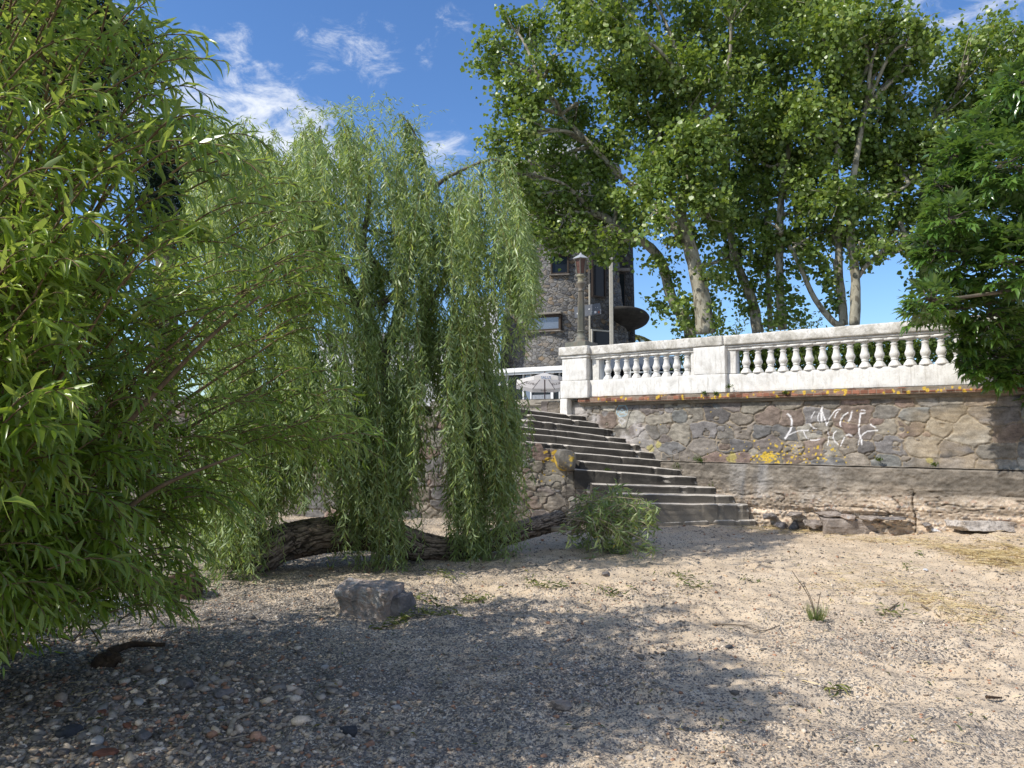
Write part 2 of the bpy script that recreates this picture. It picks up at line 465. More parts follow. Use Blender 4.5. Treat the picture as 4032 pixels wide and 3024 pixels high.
# white paint strokes (traced on the wall plane)
def G(x, y): return wall_sz(3000 + x / 3.95, 1550 + y / 3.95)
WP = (.82, .80, .80)
for pts, w in (
    ([(400, 320), (440, 350), (465, 420), (460, 500), (440, 570), (400, 630), (360, 690)], .034),
    ([(360, 700), (400, 650), (480, 610), (560, 580), (640, 570), (720, 570)], .020),
    ([(680, 470), (740, 465), (770, 510), (800, 535), (850, 545)], .018),
    ([(765, 380), (780, 340), (820, 275)], .016),
    ([(890, 300), (870, 350), (870, 410), (895, 450)], .018),
    ([(935, 210), (920, 260), (925, 340), (925, 440)], .030),
    ([(930, 260), (960, 350), (985, 420), (1010, 495)], .022),
    ([(1010, 480), (1040, 400), (1080, 330), (1120, 280), (1160, 250), (1215, 243)], .018),
    ([(1180, 280), (1150, 310), (1130, 370)], .018),
    ([(1335, 295), (1280, 330), (1225, 400), (1210, 460), (1225, 510)], .022),
    ([(1400, 275), (1385, 330), (1370, 390), (1340, 430)], .028),
    ([(1545, 255), (1600, 262)], .014), ([(1520, 315), (1600, 300)], .02),
    ([(1535, 300), (1520, 380), (1510, 460), (1505, 530), (1505, 600), (1525, 670), (1550, 730), (1555, 790)], .024),
    ([(1530, 680), (1500, 740), (1490, 795)], .018),
    ([(1540, 660), (1580, 620), (1640, 585), (1700, 578), (1800, 570)], .020),
    ([(1690, 480), (1760, 530)], .024),
    ([(650, 590), (665, 640), (700, 695), (770, 725), (840, 725), (900, 708)], .017),
    ([(1015, 570), (1035, 640), (1030, 720), (1020, 800)], .013),
    ([(1150, 585), (1110, 630), (1105, 690), (1140, 750), (1185, 795)], .019),
    ([(1220, 810), (1250, 750), (1280, 680)], .018),
    ([(1310, 645), (1350, 635), (1400, 660)], .030)):
    c = stroke(U, V, c, [G(*p) for p in pts], w, WP, .95, 9)
# pale blue emblem
def B(x, y): return wall_sz(2100 + x / 2.212, 1200 + y / 2.212)
BL = (.33, .55, .68)
ring = [(740, 880), (800, 878), (815, 905), (815, 945), (795, 968), (745, 970), (722, 945), (724, 905), (740, 880)]
c = stroke(U, V, c, [B(*p) for p in ring], .015, BL, .9, 12)
c = stroke(U, V, c, [B(*p) for p in ((735, 950), (768, 905), (800, 950), (735, 922), (800, 922), (740, 952))], .010, BL, .85, 12)
c = stroke(U, V, c, [B(*p) for p in ((735, 1015), (760, 985), (800, 1010), (770, 1040), (740, 1010))], .03, (.6, .58, .58), .7, 12)
sf = grid_obj('stone_face', W(U, h * .024 - .025, V)[:, ::-1], c[:, ::-1], MAT_STONE, rw)

# concrete plinth with an eroded foot
U, V = np.meshgrid(np.arange(-6.2, 2.1, .012), np.arange(-.10, 1.10, .012))
Vt = V + .03 * (fbm(U * 3, V * 0, 8) - .5)
er = .5 + .6 * (fbm(U * 4, V * 8, 61) - .5); er2 = fbm(U * 11, V * 20, 62)
thick = .10 + .03 * (er - .5) + .022 * (er2 - .5) + .026 * (fbm(U * 26, V * 34, 64, 3) - .5)
joint = ss(.014, .0, np.abs(U + 2.18 + .09 * (fbm(V * 6, U * 0, 12) - .5))) * ss(.85, .6, V) * ss(.0, .25, fbm(V * 7, U * 0, 13))
under = ss(.42, .34, V + .10 * (fbm(U * 1.7, U * 0, 5) - .5)) 
thick = thick - .05 * under * (U > -2.2) - .035 * ss(.55, .38, V) * (.5 + er2) - joint * .06
ledges = ss(.3, .7, fbm(U * .9, V * 16, 63)); thick = thick + (ledges - .5) * .018 * ss(.9, .55, V)
crk = ss(.10, .0, np.abs(fbm(U * 1.3, V * 7, 93, 3) - .5) * 4); thick = thick - .022 * crk * ss(.95, .6, V)
peb = vn(U * 34, V * 40, 71); pebm = ss(.60, .76, peb) * ss(.85, .5, V); thick = thick + .014 * pebm
thick = np.where(V > 1.07, thick - (V - 1.07) * 4.0, thick)
c = np.array([.185, .16, .13]) * (1 - ss(.9, .35, V + .25 * (fbm(U * 1.5, V * 3, 66) - .5)))[..., None] + np.array([.54, .43, .32]) * ss(.9, .35, V + .25 * (fbm(U * 1.5, V * 3, 66) - .5))[..., None]
c = c * (.45 + 1.1 * fbm(U * 7, V * 14, 68))[..., None]
pc = np.array([[.34, .20, .14], [.22, .20, .19], [.5, .45, .38], [.13, .13, .14]])[(vn(U * 34, V * 40, 72) * 3.99).astype(int)]
c = c * (1 - .75 * pebm[..., None]) + pc * .75 * pebm[..., None]
c = c * (1 - .75 * joint[..., None]) * (1 - .72 * (crk * ss(.95, .6, V))[..., None])
c = c * (.75 + .5 * ledges)[..., None]
wm = ss(.42, .7, fbm(U * 5, V * 1.0, 81)) * ss(-1.1, -.55, -np.abs(U + .35)) * ss(.4, .7, V)
c = c * (1 - .5 * wm[..., None]) + np.array([.42, .40, .38]) * .5 * wm[..., None]
grid_obj('concrete_plinth', W(U, thick, V)[:, ::-1], c[:, ::-1], MAT_STONE, rw)
# top ledge of plinth
Uu, Tt = np.meshgrid(np.arange(-6.2, 2.1, .03), np.linspace(-.04, .085, 6))
grid_obj('plinth_ledge', W(Uu, Tt, 1.085 + .02 * fbm(Uu * 5, Tt * 30, 7))[:, ::-1], (np.array([.30, .26, .21]) * (.6 + .8 * fbm(Uu * 8, Tt * 30, 8))[..., None])[:, ::-1], MAT_STONE, rw)

# brick string course
U, V = np.meshgrid(np.arange(-6.2, 3.46, .008), np.linspace(0, 1, 26))
Zb = 2.085 + V * .165
row = (V * 2.4).astype(int); colm = U / .112 + .5 * row
fr = colm - np.floor(colm); fv = V * 2.4 - row
be = np.minimum(np.minimum(fr, 1 - fr) * .112, np.minimum(fv, 1 - fv) * .065) + .006 * (fbm(U * 40, V * 5, 3) - .5)
bmask = ss(.002, .007, be) * (V > .34) * (V < .93)
wear = ss(.42, .56, fbm(U * 2.5, V * 1.2, 44))
bmask = bmask * (1 - .9 * wear * (V > .62)) * (1 - .5 * ss(.62, .66, _h(np.floor(colm), row, 8)))
bc = np.array([.25, .11, .07])[None, None] * (.35 + 1.2 * _h(np.floor(colm), row, 5))[..., None]
mc = np.array([.27, .23, .18]) * (.7 + .5 * fbm(U * 9, V * 3, 5))[..., None]
c = mc * (1 - bmask[..., None]) + bc * bmask[..., None]
lr = np.random.RandomState(9)
sp = [(lr.uniform(-6, .9) if lr.rand() < .8 else lr.uniform(.9, 3.2), lr.uniform(.2, 1.), lr.uniform(.010, .03)) for i in range(95)]
for (a, b, r) in sp:
    d = np.hypot(U - a, (V - b) * .115) + r * .8 * (fbm(U * 40, V * 6, 5) - .5)
    m = (1 - ss(r * .7, r, d))[..., None]; c = c * (1 - m) + np.array([.60, .40, .06]) * m
c = np.where((V < .34)[..., None], np.array([.20, .17, .13]) * (.5 + fbm(U * 6, V * 6, 77))[..., None], c)
off = np.where(V < .34, .045 + .05 * V, .10 + .012 * bmask + .012 * (fbm(U * 9, V * 4, 2) - .5))
off = np.where(V > .93, .0, off); off = np.where(V < .01, -.02, off)
Zb = np.where(V > .93, 2.247, Zb)
grid_obj('brick_course', W(U, off, Zb)[:, ::-1], c[:, ::-1], MAT_STONE, rw)

# moss and weeds on the wall
WEED = leaf_mat('weed_leaf', [(0, (.05, .09, .02)), (.6, (.09, .15, .03)), (1, (.16, .17, .05))], trans=.4)
def weed(px, py, off, size, n, label, name='wall_weed', up=.6):
    s_, z_ = wall_sz(px, py, off); c0 = W(s_, off, z_)
    o = thing(name, label, 'plant', c0, group='weeds rooted in the wall joints')
    d = rdir(n); d[:, 2] = np.abs(d[:, 2]) * up; d[:, :2] += WN * .8
    p = c0 + unit(d) * (rs.rand(n, 1) ** .7) * size
    leaf_mesh('foliage', p, rdir(n) + [0, 0, .3], rdir(n), rs.uniform(.02, .045, n), rs.uniform(.01, .02, n), WEED, o, 'dia')
    mb = MB()
    for i in range(6): mb.tube(spline([c0, c0 + unit(d[i]) * size * .5 + [0, 0, .01], c0 + unit(d[i]) * size], 5), .002, 4)
    mb.build('stem', WEED, o)
weed(2757, 1815, .06, .12, 130, 'small green weed growing at the ledge above the plinth, right of the stair')
weed(3462, 1812, .06, .06, 70, 'tiny weed in the joint beside the lowest grey stones, right of the white paint')
weed(3680, 1832, .08, .05, 60, 'tiny weed on the plinth ledge near the tree on the right')
weed(2775, 1550, .11, .05, 60, 'mossy weed on the brick course below the second pillar')
weed(2820, 1552, .11, .05, 60, 'mossy weed on the brick course just right of the second pillar')
weed(2872, 1525, .08, .06, 60, 'mossy weed at the foot of the second pillar corner')
weed(3095, 1548, .11, .05, 60, 'mossy weed on the brick course above the paint strokes')

# ------------------------------------------------------------------ balustrade
ba = thing('balustrade', 'white weathered classical balustrade with fat turned balusters on the stone wall', 'balustrade', W(0, -.1, 2.25))
ZB, ZL, ZU, ZT = 2.25, 2.56, 2.985, 3.20
def wbox(mb, s0, s1, o0, o1, z0, z1):
    mb.box(W((s0 + s1) / 2, (o0 + o1) / 2, (z0 + z1) / 2), (abs(s1 - s0), abs(o1 - o0), z1 - z0), WAX)
def roughen(o, lv, amp, sc, seed=0):
    me = o.data; n = len(me.vertices); co = np.empty(n * 3); me.vertices.foreach_get('co', co); co = co.reshape(-1, 3)
    for i in range(n):
        q = Vector(co[i] * sc) + Vector((seed, 0, 0))
        v_ = mnoise.noise_vector(q); co[i] += np.array(v_) * amp
    me.vertices.foreach_set('co', co.ravel()); me.update()
def gbox(s0, s1, o0, o1, z0, z1, name, mat, parent, st=.06, amp=.006, bev=.012):
    """wall-aligned block with worn, slightly wavy faces"""
    bm = bmesh.new()
    L_, D_, Hh = abs(s1 - s0), abs(o1 - o0), z1 - z0
    bmesh.ops.create_cube(bm, size=1)
    for v_ in bm.verts: v_.co = Vector((v_.co.x * L_, v_.co.y * D_, v_.co.z * Hh))
    bmesh.ops.bevel(bm, geom=list(bm.edges), offset=bev, segments=2, affect='EDGES', profile=.6)
    n = int(L_ / st)
    for k in range(1, n):
        x = -L_ / 2 + L_ * k / n
        bmesh.ops.bisect_plane(bm, geom=bm.verts[:] + bm.edges[:] + bm.faces[:], plane_co=(x, 0, 0), plane_no=(1, 0, 0))
    for z in np.linspace(-Hh / 2, Hh / 2, max(2, int(Hh / st) + 1))[1:-1]:
        bmesh.ops.bisect_plane(bm, geom=bm.verts[:] + bm.edges[:] + bm.faces[:], plane_co=(0, 0, z), plane_no=(0, 0, 1))
    c0 = W((s0 + s1) / 2, (o0 + o1) / 2, (z0 + z1) / 2)
    A = np.array(WAX)
    for v_ in bm.verts:
        q = mnoise.noise_vector(v_.co * 5 + Vector((s0 * 3, z0 * 5, 0))) * amp + mnoise.noise_vector(v_.co * 18) * amp * .5
        w_ = (v_.co + q); wv = np.array(w_) @ A + c0
        v_.co = Vector(wv)
    me = bpy.data.meshes.new(name); bm.to_mesh(me); bm.free()
    me.polygons.foreach_set('use_smooth', np.ones(len(me.polygons), dtype=bool))
    return link(name, me, mat, parent)
# base blocks
gbox(3.25, 1.13, .06, -.26, ZB, ZL, 'base_block', WHITE, ba)
gbox(.60, -3.02, -.01, -.26, ZB, ZL - .004, 'base_block', WHITE, ba)
gbox(-3.55, -6.2, -.01, -.26, ZB, ZL, 'base_block', WHITE, ba)
# pillars (first one stands full height with a cap band)
for k, (a, b, o0, z0) in enumerate(((3.80, 3.22, .13, ZB), (1.14, .58, .075, ZB), (-3.02, -3.58, .075, ZB))):
    if k == 0:
        gbox(a + .03, b - .0, o0 + .02, -.30, z0 - .02, 2.56, 'pillar_base', WHITE, ba)
        gbox(a, b + .03, o0, -.28, 2.562, 2.985, 'pillar', WHITE, ba)
        gbox(a + .02, b + .01, o0 + .02, -.30, 2.987, 3.04, 'pillar_moulding', WHITE, ba, bev=.015)
        gbox(a + .05, b - .02, o0 + .05, -.32, 3.042, 3.205, 'pillar_cap', RAILM, ba, bev=.02)
        gbox(a + .04, a - .12, o0 + .015, -.20, 1.86, 2.228, 'pillar_foot', WHITE, ba)
    else:
        gbox(a, b, o0, -.28, z0, 2.56, 'pillar_base', WHITE, ba, bev=.008)
        gbox(a - .002, b + .004, o0 - .006, -.28, 2.562, ZU + .04, 'pillar', WHITE, ba, bev=.008)
# half-pilasters at the ends of each run
for a, b in ((3.20, 3.06), (1.30 - .08, 1.13), (.60, .44), (-2.92, -3.04)):
    gbox(a, b, .005 if a > .7 else -.035, -.20, ZL + .002, ZU, 'half_pilaster', WHITE, ba, bev=.006)
# rails: heavy coping over a stepped moulding
for a, b, o0 in ((3.23, .62, .055), (.64, -6.2, .015)):
    gbox(a, b, o0 - .03, -.22, ZU - .03, ZU + .012, 'rail_moulding', WHITE, ba, bev=.006)
    gbox(a, b, o0 - .005, -.24, ZU + .014, ZU + .045, 'rail_moulding', WHITE, ba, bev=.008)
    gbox(a, b, o0 + .03, -.27, ZU + .047, ZT, 'rail', RAILM, ba, bev=.025, amp=.006)
# balusters
prof = [(.090, 0), (.090, .020), (.080, .040), (.058, .072), (.044, .092), (.041, .100), (.052, .106), (.052, .116), (.044, .122), (.056, .140), (.067, .165),
        (.070, .186), (.067, .205), (.058, .226), (.050, .250), (.045, .290), (.041, .322), (.052, .334), (.052, .344), (.040, .352), (.040, .370), (.066, .384), (.068, .394)]
mb = MB(); mb.lathe((0, 0, 0), prof, 20); mb.box((0, 0, .4105), (.15, .15, .033), [(.788, -.616, 0), (.616, .788, 0), (0, 0, 1)])
b0 = mb.build('baluster', WHITE, None, smooth=False)
bmesh_sm = b0.data; 
sm = np.array([len(p_.vertices) == 4 and abs(p_.normal.z) < .9 for p_ in bmesh_sm.polygons]); bmesh_sm.polygons.foreach_set('use_smooth', sm)
poss = [(2.885 - .198 * i, -.035) for i in range(9)] + [(.28 - .2033 * i, -.078) for i in range(16)] + [(-3.85 - .2033 * i, -.078) for i in range(10)]
first = True
for (s_, o_) in poss:
    o = b0 if first else b0.copy()
    if not first: COL.objects.link(o)
    first = False
    o.parent = ba
    o.location = Vector(W(s_, o_, ZL - .006)) - ba.location
    o.rotation_euler = (rs.normal() * .008, rs.normal() * .008, rs.rand() * .1)

# ------------------------------------------------------------------ staircase
t = NT('step_concrete'); v = t.coord()
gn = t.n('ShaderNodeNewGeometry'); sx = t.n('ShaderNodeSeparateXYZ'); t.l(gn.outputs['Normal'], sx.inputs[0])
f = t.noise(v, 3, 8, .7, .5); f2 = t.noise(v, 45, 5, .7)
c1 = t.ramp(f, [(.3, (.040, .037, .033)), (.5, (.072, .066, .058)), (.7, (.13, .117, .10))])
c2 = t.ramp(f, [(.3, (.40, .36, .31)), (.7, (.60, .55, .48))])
c = t.mix(t.ramp(sx.outputs['Z'], [(.35, 0.), (.7, 1.)]), c1, c2)  # pale upward faces paint sunlit treads; dark risers carry shade and mould
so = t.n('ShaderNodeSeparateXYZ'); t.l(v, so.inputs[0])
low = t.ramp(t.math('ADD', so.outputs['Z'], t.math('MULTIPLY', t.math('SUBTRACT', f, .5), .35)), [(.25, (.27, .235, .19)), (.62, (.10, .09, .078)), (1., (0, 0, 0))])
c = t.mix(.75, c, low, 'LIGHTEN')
c = t.mix(t.ramp(t.noise(v, 7, 5, .7), [(.70, 0.), (.74, .8)]), c, (.42, .29, .05))
c = t.mix(.35, c, t.ramp(f2, [(.3, .6), (.7, 1.3)]), 'MULTIPLY')
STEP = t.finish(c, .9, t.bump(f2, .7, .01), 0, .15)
st_ = thing('staircase', 'dark weathered concrete steps fanning down from the terrace to the beach', 'stairs', (2, 13.2, 0))
SR = [(2311, 1638), (2362, 1665), (2415, 1692), (2468, 1724), (2525, 1751), (2583, 1782), (2624, 1813), (2689, 1849), (2745, 1879), (2823, 1919), (2895, 1952), (2950, 1986), (2978, 2047)]
SLP = [.111, .128, .118, .11, .099, .089, .087, .083, .064, .031, .023, .010, -.018]
SLX = [1820, 1830, 1840, 1850, 1870, 1960, 2262, 2285, 2262, 2332, 2400, 2480, 2560]
step_lines = []
for i, ((xr, yr), m_, xl) in enumerate(zip(SR, SLP, SLX)):
    s_, _ = wall_sz(xr, yr, 0.02 if i < 7 else .13)
    Yr = W(s_, 0.02 if i < 7 else .13, 0)[1]
    k = i / 12.
    Yl = Yr - (.75 * (1 - k) ** .8) * min(1.0, (xr - xl) / 480.)
    A = P(xl, yr + m_ * (xl - xr), Yl); Bp = P(xr, yr, Yr)
    step_lines.append((A, Bp))
for i, (A, Bp) in enumerate(step_lines):
    d = Bp - A; Ln = np.linalg.norm(d); d = d / Ln
    inn = np.array([-d[1], d[0], 0]); inn /= np.linalg.norm(inn)
    dep = .62; hh = .30 if i < 12 else .34
    pr = [(dep, 0), (.40, 0), (.2, .0), (.05, .001), (.022, -.003), (.003, -.014), (0, -.04), (.002, -.08), (.003, -.12), (.004, -.16), (.005, -.2), (.005, -hh), (dep, -hh)]
    n = int(Ln / .035)
    V_ = []
    for k in range(n + 1):
        q = A + d * Ln * k / n
        chip = mnoise.noise(Vector((k * .09, i * 7.1, 0))) * .018 + max(0, mnoise.noise(Vector((k * .23, i * 3.3, 5))) - .30) * .14
        sag = mnoise.noise(Vector((k * .05, i * 2.1, 9))) * .012
        endr = .05 * ss(n - 3, n, k)
        for (a, b) in pr:
            w_ = 1 if a < .1 and b > -.25 else 0
            nz = mnoise.noise_vector(Vector((k * .16 + .37, i * 4.3 + a * 9, b * 25 + .4))) * .005
            V_.append(q + inn * (a + (chip + endr) * w_ * (1 if b > -.1 else .4)) + np.array([0, 0, b + sag - max(0, chip) * (.5 if a < .06 and b > -.06 else 0)]) + np.array(nz) * (1 if a < dep else 0))
    m2 = len(pr)
    Fc = [(k * m2 + j, (k + 1) * m2 + j, (k + 1) * m2 + (j + 1) % m2, k * m2 + (j + 1) % m2) for k in range(n) for j in range(m2)]
    Fc += [tuple(range(m2)), tuple(n * m2 + j for j in range(m2))[::-1]]
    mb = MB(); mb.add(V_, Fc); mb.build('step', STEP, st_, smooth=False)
for k_, (i_, f_, sz_, lab_) in enumerate(((7, .97, .10, 'leafy weed at the right end of the ninth step from the top'), (4, .35, .05, 'little dry weed on the fifth step'), (8, .28, .05, 'little dry weed in the middle of the ninth step'), (9, .99, .08, 'weed where the tenth step meets the plinth'))):
    A_, B_ = step_lines[i_]; c_ = A_ + (B_ - A_) * f_ + np.array([-.02, .12, .01]); o_ = thing('step_weed', lab_, 'plant', c_, group='weeds growing on the steps')
    n_ = int(900 * sz_); d_ = rdir(n_); d_[:, 2] = np.abs(d_[:, 2])
    leaf_mesh('foliage', c_ + d_ * (rs.rand(n_, 1) ** .6) * sz_, rdir(n_) + [0, 0, .4], rdir(n_), rs.uniform(.02, .045, n_), rs.uniform(.008, .016, n_), WEED, o_, 'dia')
    mb = MB(); [mb.tube([c_, c_ + d_[q_] * sz_ * .9], .002, 4) for q_ in range(5)]; mb.build('stem', WEED, o_)
# landing behind the top step and low wall at the head of the stair
A, Bp = step_lines[0]
mb = MB(); 
za = (A[2] + Bp[2]) / 2 - .12
mb.add([(A[0] - 3, A[1] + .5, za), (Bp[0] + .1, Bp[1] + .5, za), (Bp[0] - .3, 17.2, za + .02), (-4.5, 17.2, za + .02)], [(0, 1, 2, 3)])
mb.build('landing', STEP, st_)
CONC = attr_mat('old_concrete')
def face_strip(name, A0, A1, z0, z1, colf, parent, th=.3, res=.03, hf=None, mat=None):
    A0 = np.array(A0, float); A1 = np.array(A1, float); d = A1 - A0; L_ = np.linalg.norm(d); d /= L_
    nn = np.array([d[1], -d[0]])
    U, V = np.meshgrid(np.arange(0, L_ + res, res), np.linspace(0, 1, int((z1 - z0) / res) + 2))
    Z = z0 + V * (z1 - z0)
    h = .02 * (fbm(U * 5, Z * 5, 3) - .5) if hf is None else hf(U, Z)
    X = A0[0] + U * d[0] + h * nn[0]; Y = A0[1] + U * d[1] + h * nn[1]
    o = grid_obj(name, np.stack([X, Y, Z], -1), colf(U, Z), mat or CONC, parent)
    return o, d, nn, L_
lw = thing('low_wall', 'low cracked concrete parapet across the head of the stairs', 'wall', (0, 16.4, 1.9))
def lcol(U, Z):
    c = np.array([.40, .36, .30]) * (.6 + .7 * fbm(U * 4, Z * 9, 2))[..., None]
    st = ss(.45, .6, fbm(U * 9, Z * .8, 3)); return c * (1 - .35 * st[..., None] * (Z < 2.12)[..., None])
pL, pR = P(1700, 1600, 16.6), P(2246, 1600, 15.3)
def lh(U, Z):
    lay = np.where(Z > 2.13, .05, 0.) + np.where((Z > 2.155) & (Z < 2.175 + .02 * np.sin(U * 5)), -.035 * ss(.4, .5, fbm(U * 3, Z * 2, 9)), 0)
    return lay + .015 * (fbm(U * 8, Z * 12, 4) - .5)
zt = P(2100, 1574, 15.8)[2]
o, d, nn, L_ = face_strip('parapet_face', pL[:2], pR[:2], 1.80, zt, lcol, lw, res=.015, hf=lh)
U, T = np.meshgrid(np.arange(0, L_, .03), np.linspace(-.06, .35, 8))
X = pL[0] + U * d[0] - T * nn[0]; Y = pL[1] + U * d[1] - T * nn[1]
grid_obj('parapet_top', np.stack([X, Y, zt - .004 + .01 * fbm(U * 5, T * 5, 1)], -1), np.array([.42, .38, .32]) * (.6 + .8 * fbm(U * 5, T * 9, 6))[..., None], CONC, lw)

# left flank wall of the stair (rubble stone) running off behind the willow
fw = thing('stair_side_wall', 'old patched stone wall flanking the left side of the stairs, with orange lichen blocks', 'wall', (0, 12.8, 0))
XL, XR = -8.5, 2.18
def ytop(px):                           # photo height of its top edge
    return np.interp(px, [0, 900, 1500, 1980, 2050, 2130, 2139, 2225, 2230, 2262, 2264, 2330, 2334, 2400, 2402, 2480, 2482, 2560], [1560, 1560, 1600, 1700, 1742, 1746, 1768, 1772, 1850, 1851, 1898, 1903, 1940, 1944, 1984, 1988, 2045, 2055])
U, V = np.meshgrid(np.arange(XL, XR, .014), np.linspace(0, 1, 150))
Yw = 12.78 - .12 * ss(0, 2.2, U) + .9 * ss(-1, -6, U)
PX = 2016 + F * U / Yw * 1.0
YT = ytop(PX + 8 * (fbm(U * 9, U * 0, 3) - .5))
ZTp = EYE + (1700 - YT) * Yw / F
Z = -.05 + V * (ZTp + .05)
h, c, ids = stone_field(U, Z, 19, .32, .23, STONES * 1.15, (.42, .36, .28))
pm = ss(.56, .66, fbm(U * 1.8, Z * 2.2, 31)) * .85
c = c * (1 - pm[..., None]) + np.array([.30, .27, .22]) * (.6 + .8 * fbm(U * 9, Z * 9, 32))[..., None] * pm[..., None]
h = h * (1 - .6 * pm)
ly = []
lr = np.random.RandomState(4)
for i in range(26):
    px = lr.uniform(2135, 2225); py = lr.uniform(1775, 1820); ly.append(((px - 2016) / F * 12.65, EYE + (1700 - py) * 12.65 / F, lr.uniform(.012, .035)))
for i in range(10):
    px = lr.uniform(2040, 2260); py = lr.uniform(1850, 1900); ly.append(((px - 2016) / F * 12.65, EYE + (1700 - py) * 12.65 / F, lr.uniform(.008, .02)))
c = spots(U, Z, c, ly, (.60, .40, .06), 8)
X = U; Y = Yw - .045 * h + .01
grid_obj('stone_face', np.stack([X, Y, Z], -1), c, MAT_STONE, fw)
Ut = U[-1]; Zt2 = Z[-1]; Tt = np.linspace(0, 1, 8)[:, None]
Yt = (Y[-1])[None] + Tt * .32
grid_obj('wall_top', np.stack([np.broadcast_to(Ut, Yt.shape), Yt, np.broadcast_to(Zt2, Yt.shape) + .008 * fbm(Yt * 20, Ut[None] * 20 + Tt, 3)], -1),
         np.array([.36, .32, .26]) * (.6 + .8 * fbm(Ut[None] * 8 + 0 * Tt, Yt * 8, 12))[..., None], MAT_STONE, fw)

# ------------------------------------------------------------------ rocks
def rock(name, loc, size, rz, mat, label=None, cat=None, group=None, seed=0, sub=4, nz=.22, boxy=.6, parent=None, link_it=True):
    bm = bmesh.new()
    bmesh.ops.create_icosphere(bm, subdivisions=sub, radius=1)
    r = np.random.RandomState(seed)
    cuts = [(unit(r.normal(size=3)), r.uniform(.55, .85)) for _ in range(9)] + [(np.array([0, 0, 1.]), .62), (np.array([0, -1., .15]), .62), (np.array([.1, 1., 0]), .66)]
    for v_ in bm.verts:
        c = np.array(v_.co)
        for n_, d_ in cuts:
            n_ = n_ / np.linalg.norm(n_); q = c @ n_
            if q > d_: c = c - n_ * (q - d_) * boxy * 1.5 if boxy * 1.5 < 1 else c - n_ * (q - d_)
        q = Vector(c)
        c = c * (1 + nz * mnoise.noise(q * 1.6 + Vector((seed, 0, 0))) + nz * .35 * mnoise.noise(q * 5 + Vector((0, seed, 0))) + nz * .15 * mnoise.noise(q * 13))
        v_.co = Vector(c * np.array(size) / 2 * 1.25)
    me = bpy.data.meshes.new(name); bm.to_mesh(me); bm.free()
    o = bpy.data.objects.new(name, me); COL.objects.link(o); me.materials.append(mat)
    o.location = Vector([float(a) for a in loc]); o.rotation_euler = (r.normal() * .05, r.normal() * .05, rz)
    if label: tag(o, label, cat or 'rock', group)
    return o
def box_rock(name, loc, size, rz, mat, label, cat='rock', seed=0, amp=.05):
    bm = bmesh.new(); bmesh.ops.create_cube(bm, size=1)
    r = np.random.RandomState(seed)
    for v_ in bm.verts: v_.co = Vector([v_.co[k] * size[k] * r.uniform(.86, 1.1) for k in range(3)])
    bmesh.ops.subdivide_edges(bm, edges=bm.edges[:], cuts=1, use_grid_fill=True)
    for v_ in bm.verts: v_.co += Vector([r.normal() * size[k] * .05 for k in range(3)])
    bmesh.ops.bevel(bm, geom=list(bm.edges), offset=min(size) * .06, segments=1, affect='EDGES')
    bmesh.ops.subdivide_edges(bm, edges=bm.edges[:], cuts=5, use_grid_fill=True)
    bmesh.ops.triangulate(bm, faces=bm.faces[:])
    for v_ in bm.verts:
        q = v_.co.copy() + Vector((seed, 0, 0)); m_ = min(size)
        v_.co += mnoise.noise_vector(q * 6) * amp * m_ * 1.6 + mnoise.noise_vector(q * 17) * amp * m_ * .9 + mnoise.noise_vector(q * 45) * amp * m_ * .4
    me = bpy.data.meshes.new(name); bm.to_mesh(me); bm.free()
    o = bpy.data.objects.new(name, me); COL.objects.link(o); me.materials.append(mat)
    o.location = Vector([float(a) for a in loc]); o.rotation_euler = (r.normal() * .04, r.normal() * .04, rz)
    return tag(o, label, cat)
def ground_pts(px, py):                # where the sight lines meet the beach
    px = np.asarray(px, float); py = np.asarray(py, float)
    a = (px - 2016.0) / F; b = (1512.0 - py) / F
    d = np.stack([a, math.cos(TH) - b * math.sin(TH), math.sin(TH) + b * math.cos(TH)], -1)
    z = np.zeros(len(px))
    for _ in range(14):
        t_ = (z - EYE) / np.minimum(d[:, 2], -.01); q = d * t_[:, None]
        z = .5 * z + .5 * Hd(q[:, 0], q[:, 1])
    t_ = (z - EYE) / d[:, 2]; q = d * t_[:, None]
    return np.stack([q[:, 0], q[:, 1], Hd(q[:, 0], q[:, 1])], -1)
def ground_pt(px, py): return ground_pts([px], [py])[0]
ROCKP = rough_mat('granite_pinkish', [(.3, (.16, .15, .14)), (.43, (.34, .31, .28)), (.52, (.46, .35, .28)), (.6, (.52, .49, .45)), (.75, (.30, .28, .27))], sc=8, bsc=22, bst=1., bd=.05)
ROCKG = rough_mat('grey_stone', [(.3, (.10, .10, .10)), (.5, (.20, .18, .17)), (.7, (.34, .30, .27))], sc=6, bsc=40, bst=.8, bd=.015)
ROCKR = rough_mat('rust_grey_stone', [(.3, (.16, .14, .125)), (.5, (.28, .235, .20)), (.7, (.42, .37, .33))], sc=7, bsc=40, bst=.8, bd=.015)
ROCKD = rough_mat('dark_basalt', [(.3, (.035, .037, .04)), (.6, (.09, .09, .095)), (.8, (.16, .15, .15))], sc=8, bsc=50, bst=.7)
ROCKC = rough_mat('pebbly_concrete', [(.35, (.22, .20, .185)), (.5, (.48, .43, .38)), (.7, (.58, .52, .46))], sc=26, bsc=60, bst=.8, bd=.01)
BRICKM = rough_mat('brick_fragment', [(.3, (.17, .07, .045)), (.7, (.30, .13, .08))], sc=9)
q = ground_pt(1440, 2430)
box_rock('boulder', q + [-.02, .14, .10], (.54, .34, .30), -.28, ROCKP, 'squarish pink and grey granite block sitting alone on the beach in front of the willow', seed=21)
q = ground_pt(1560, 2440)
box_rock('boulder', q + [0, .16, .07], (.18, .24, .26), -.5, ROCKG, 'small dark angular rock leaning against the right end of the granite block', seed=8)
q = ground_pt(3390, 2105)
box_rock('flat_block', q + [0, .14, .09], (1.02, .36, .30), -.22, ROCKR, 'long rust and grey stone block lying in straw at the foot of the retaining wall', seed=33)
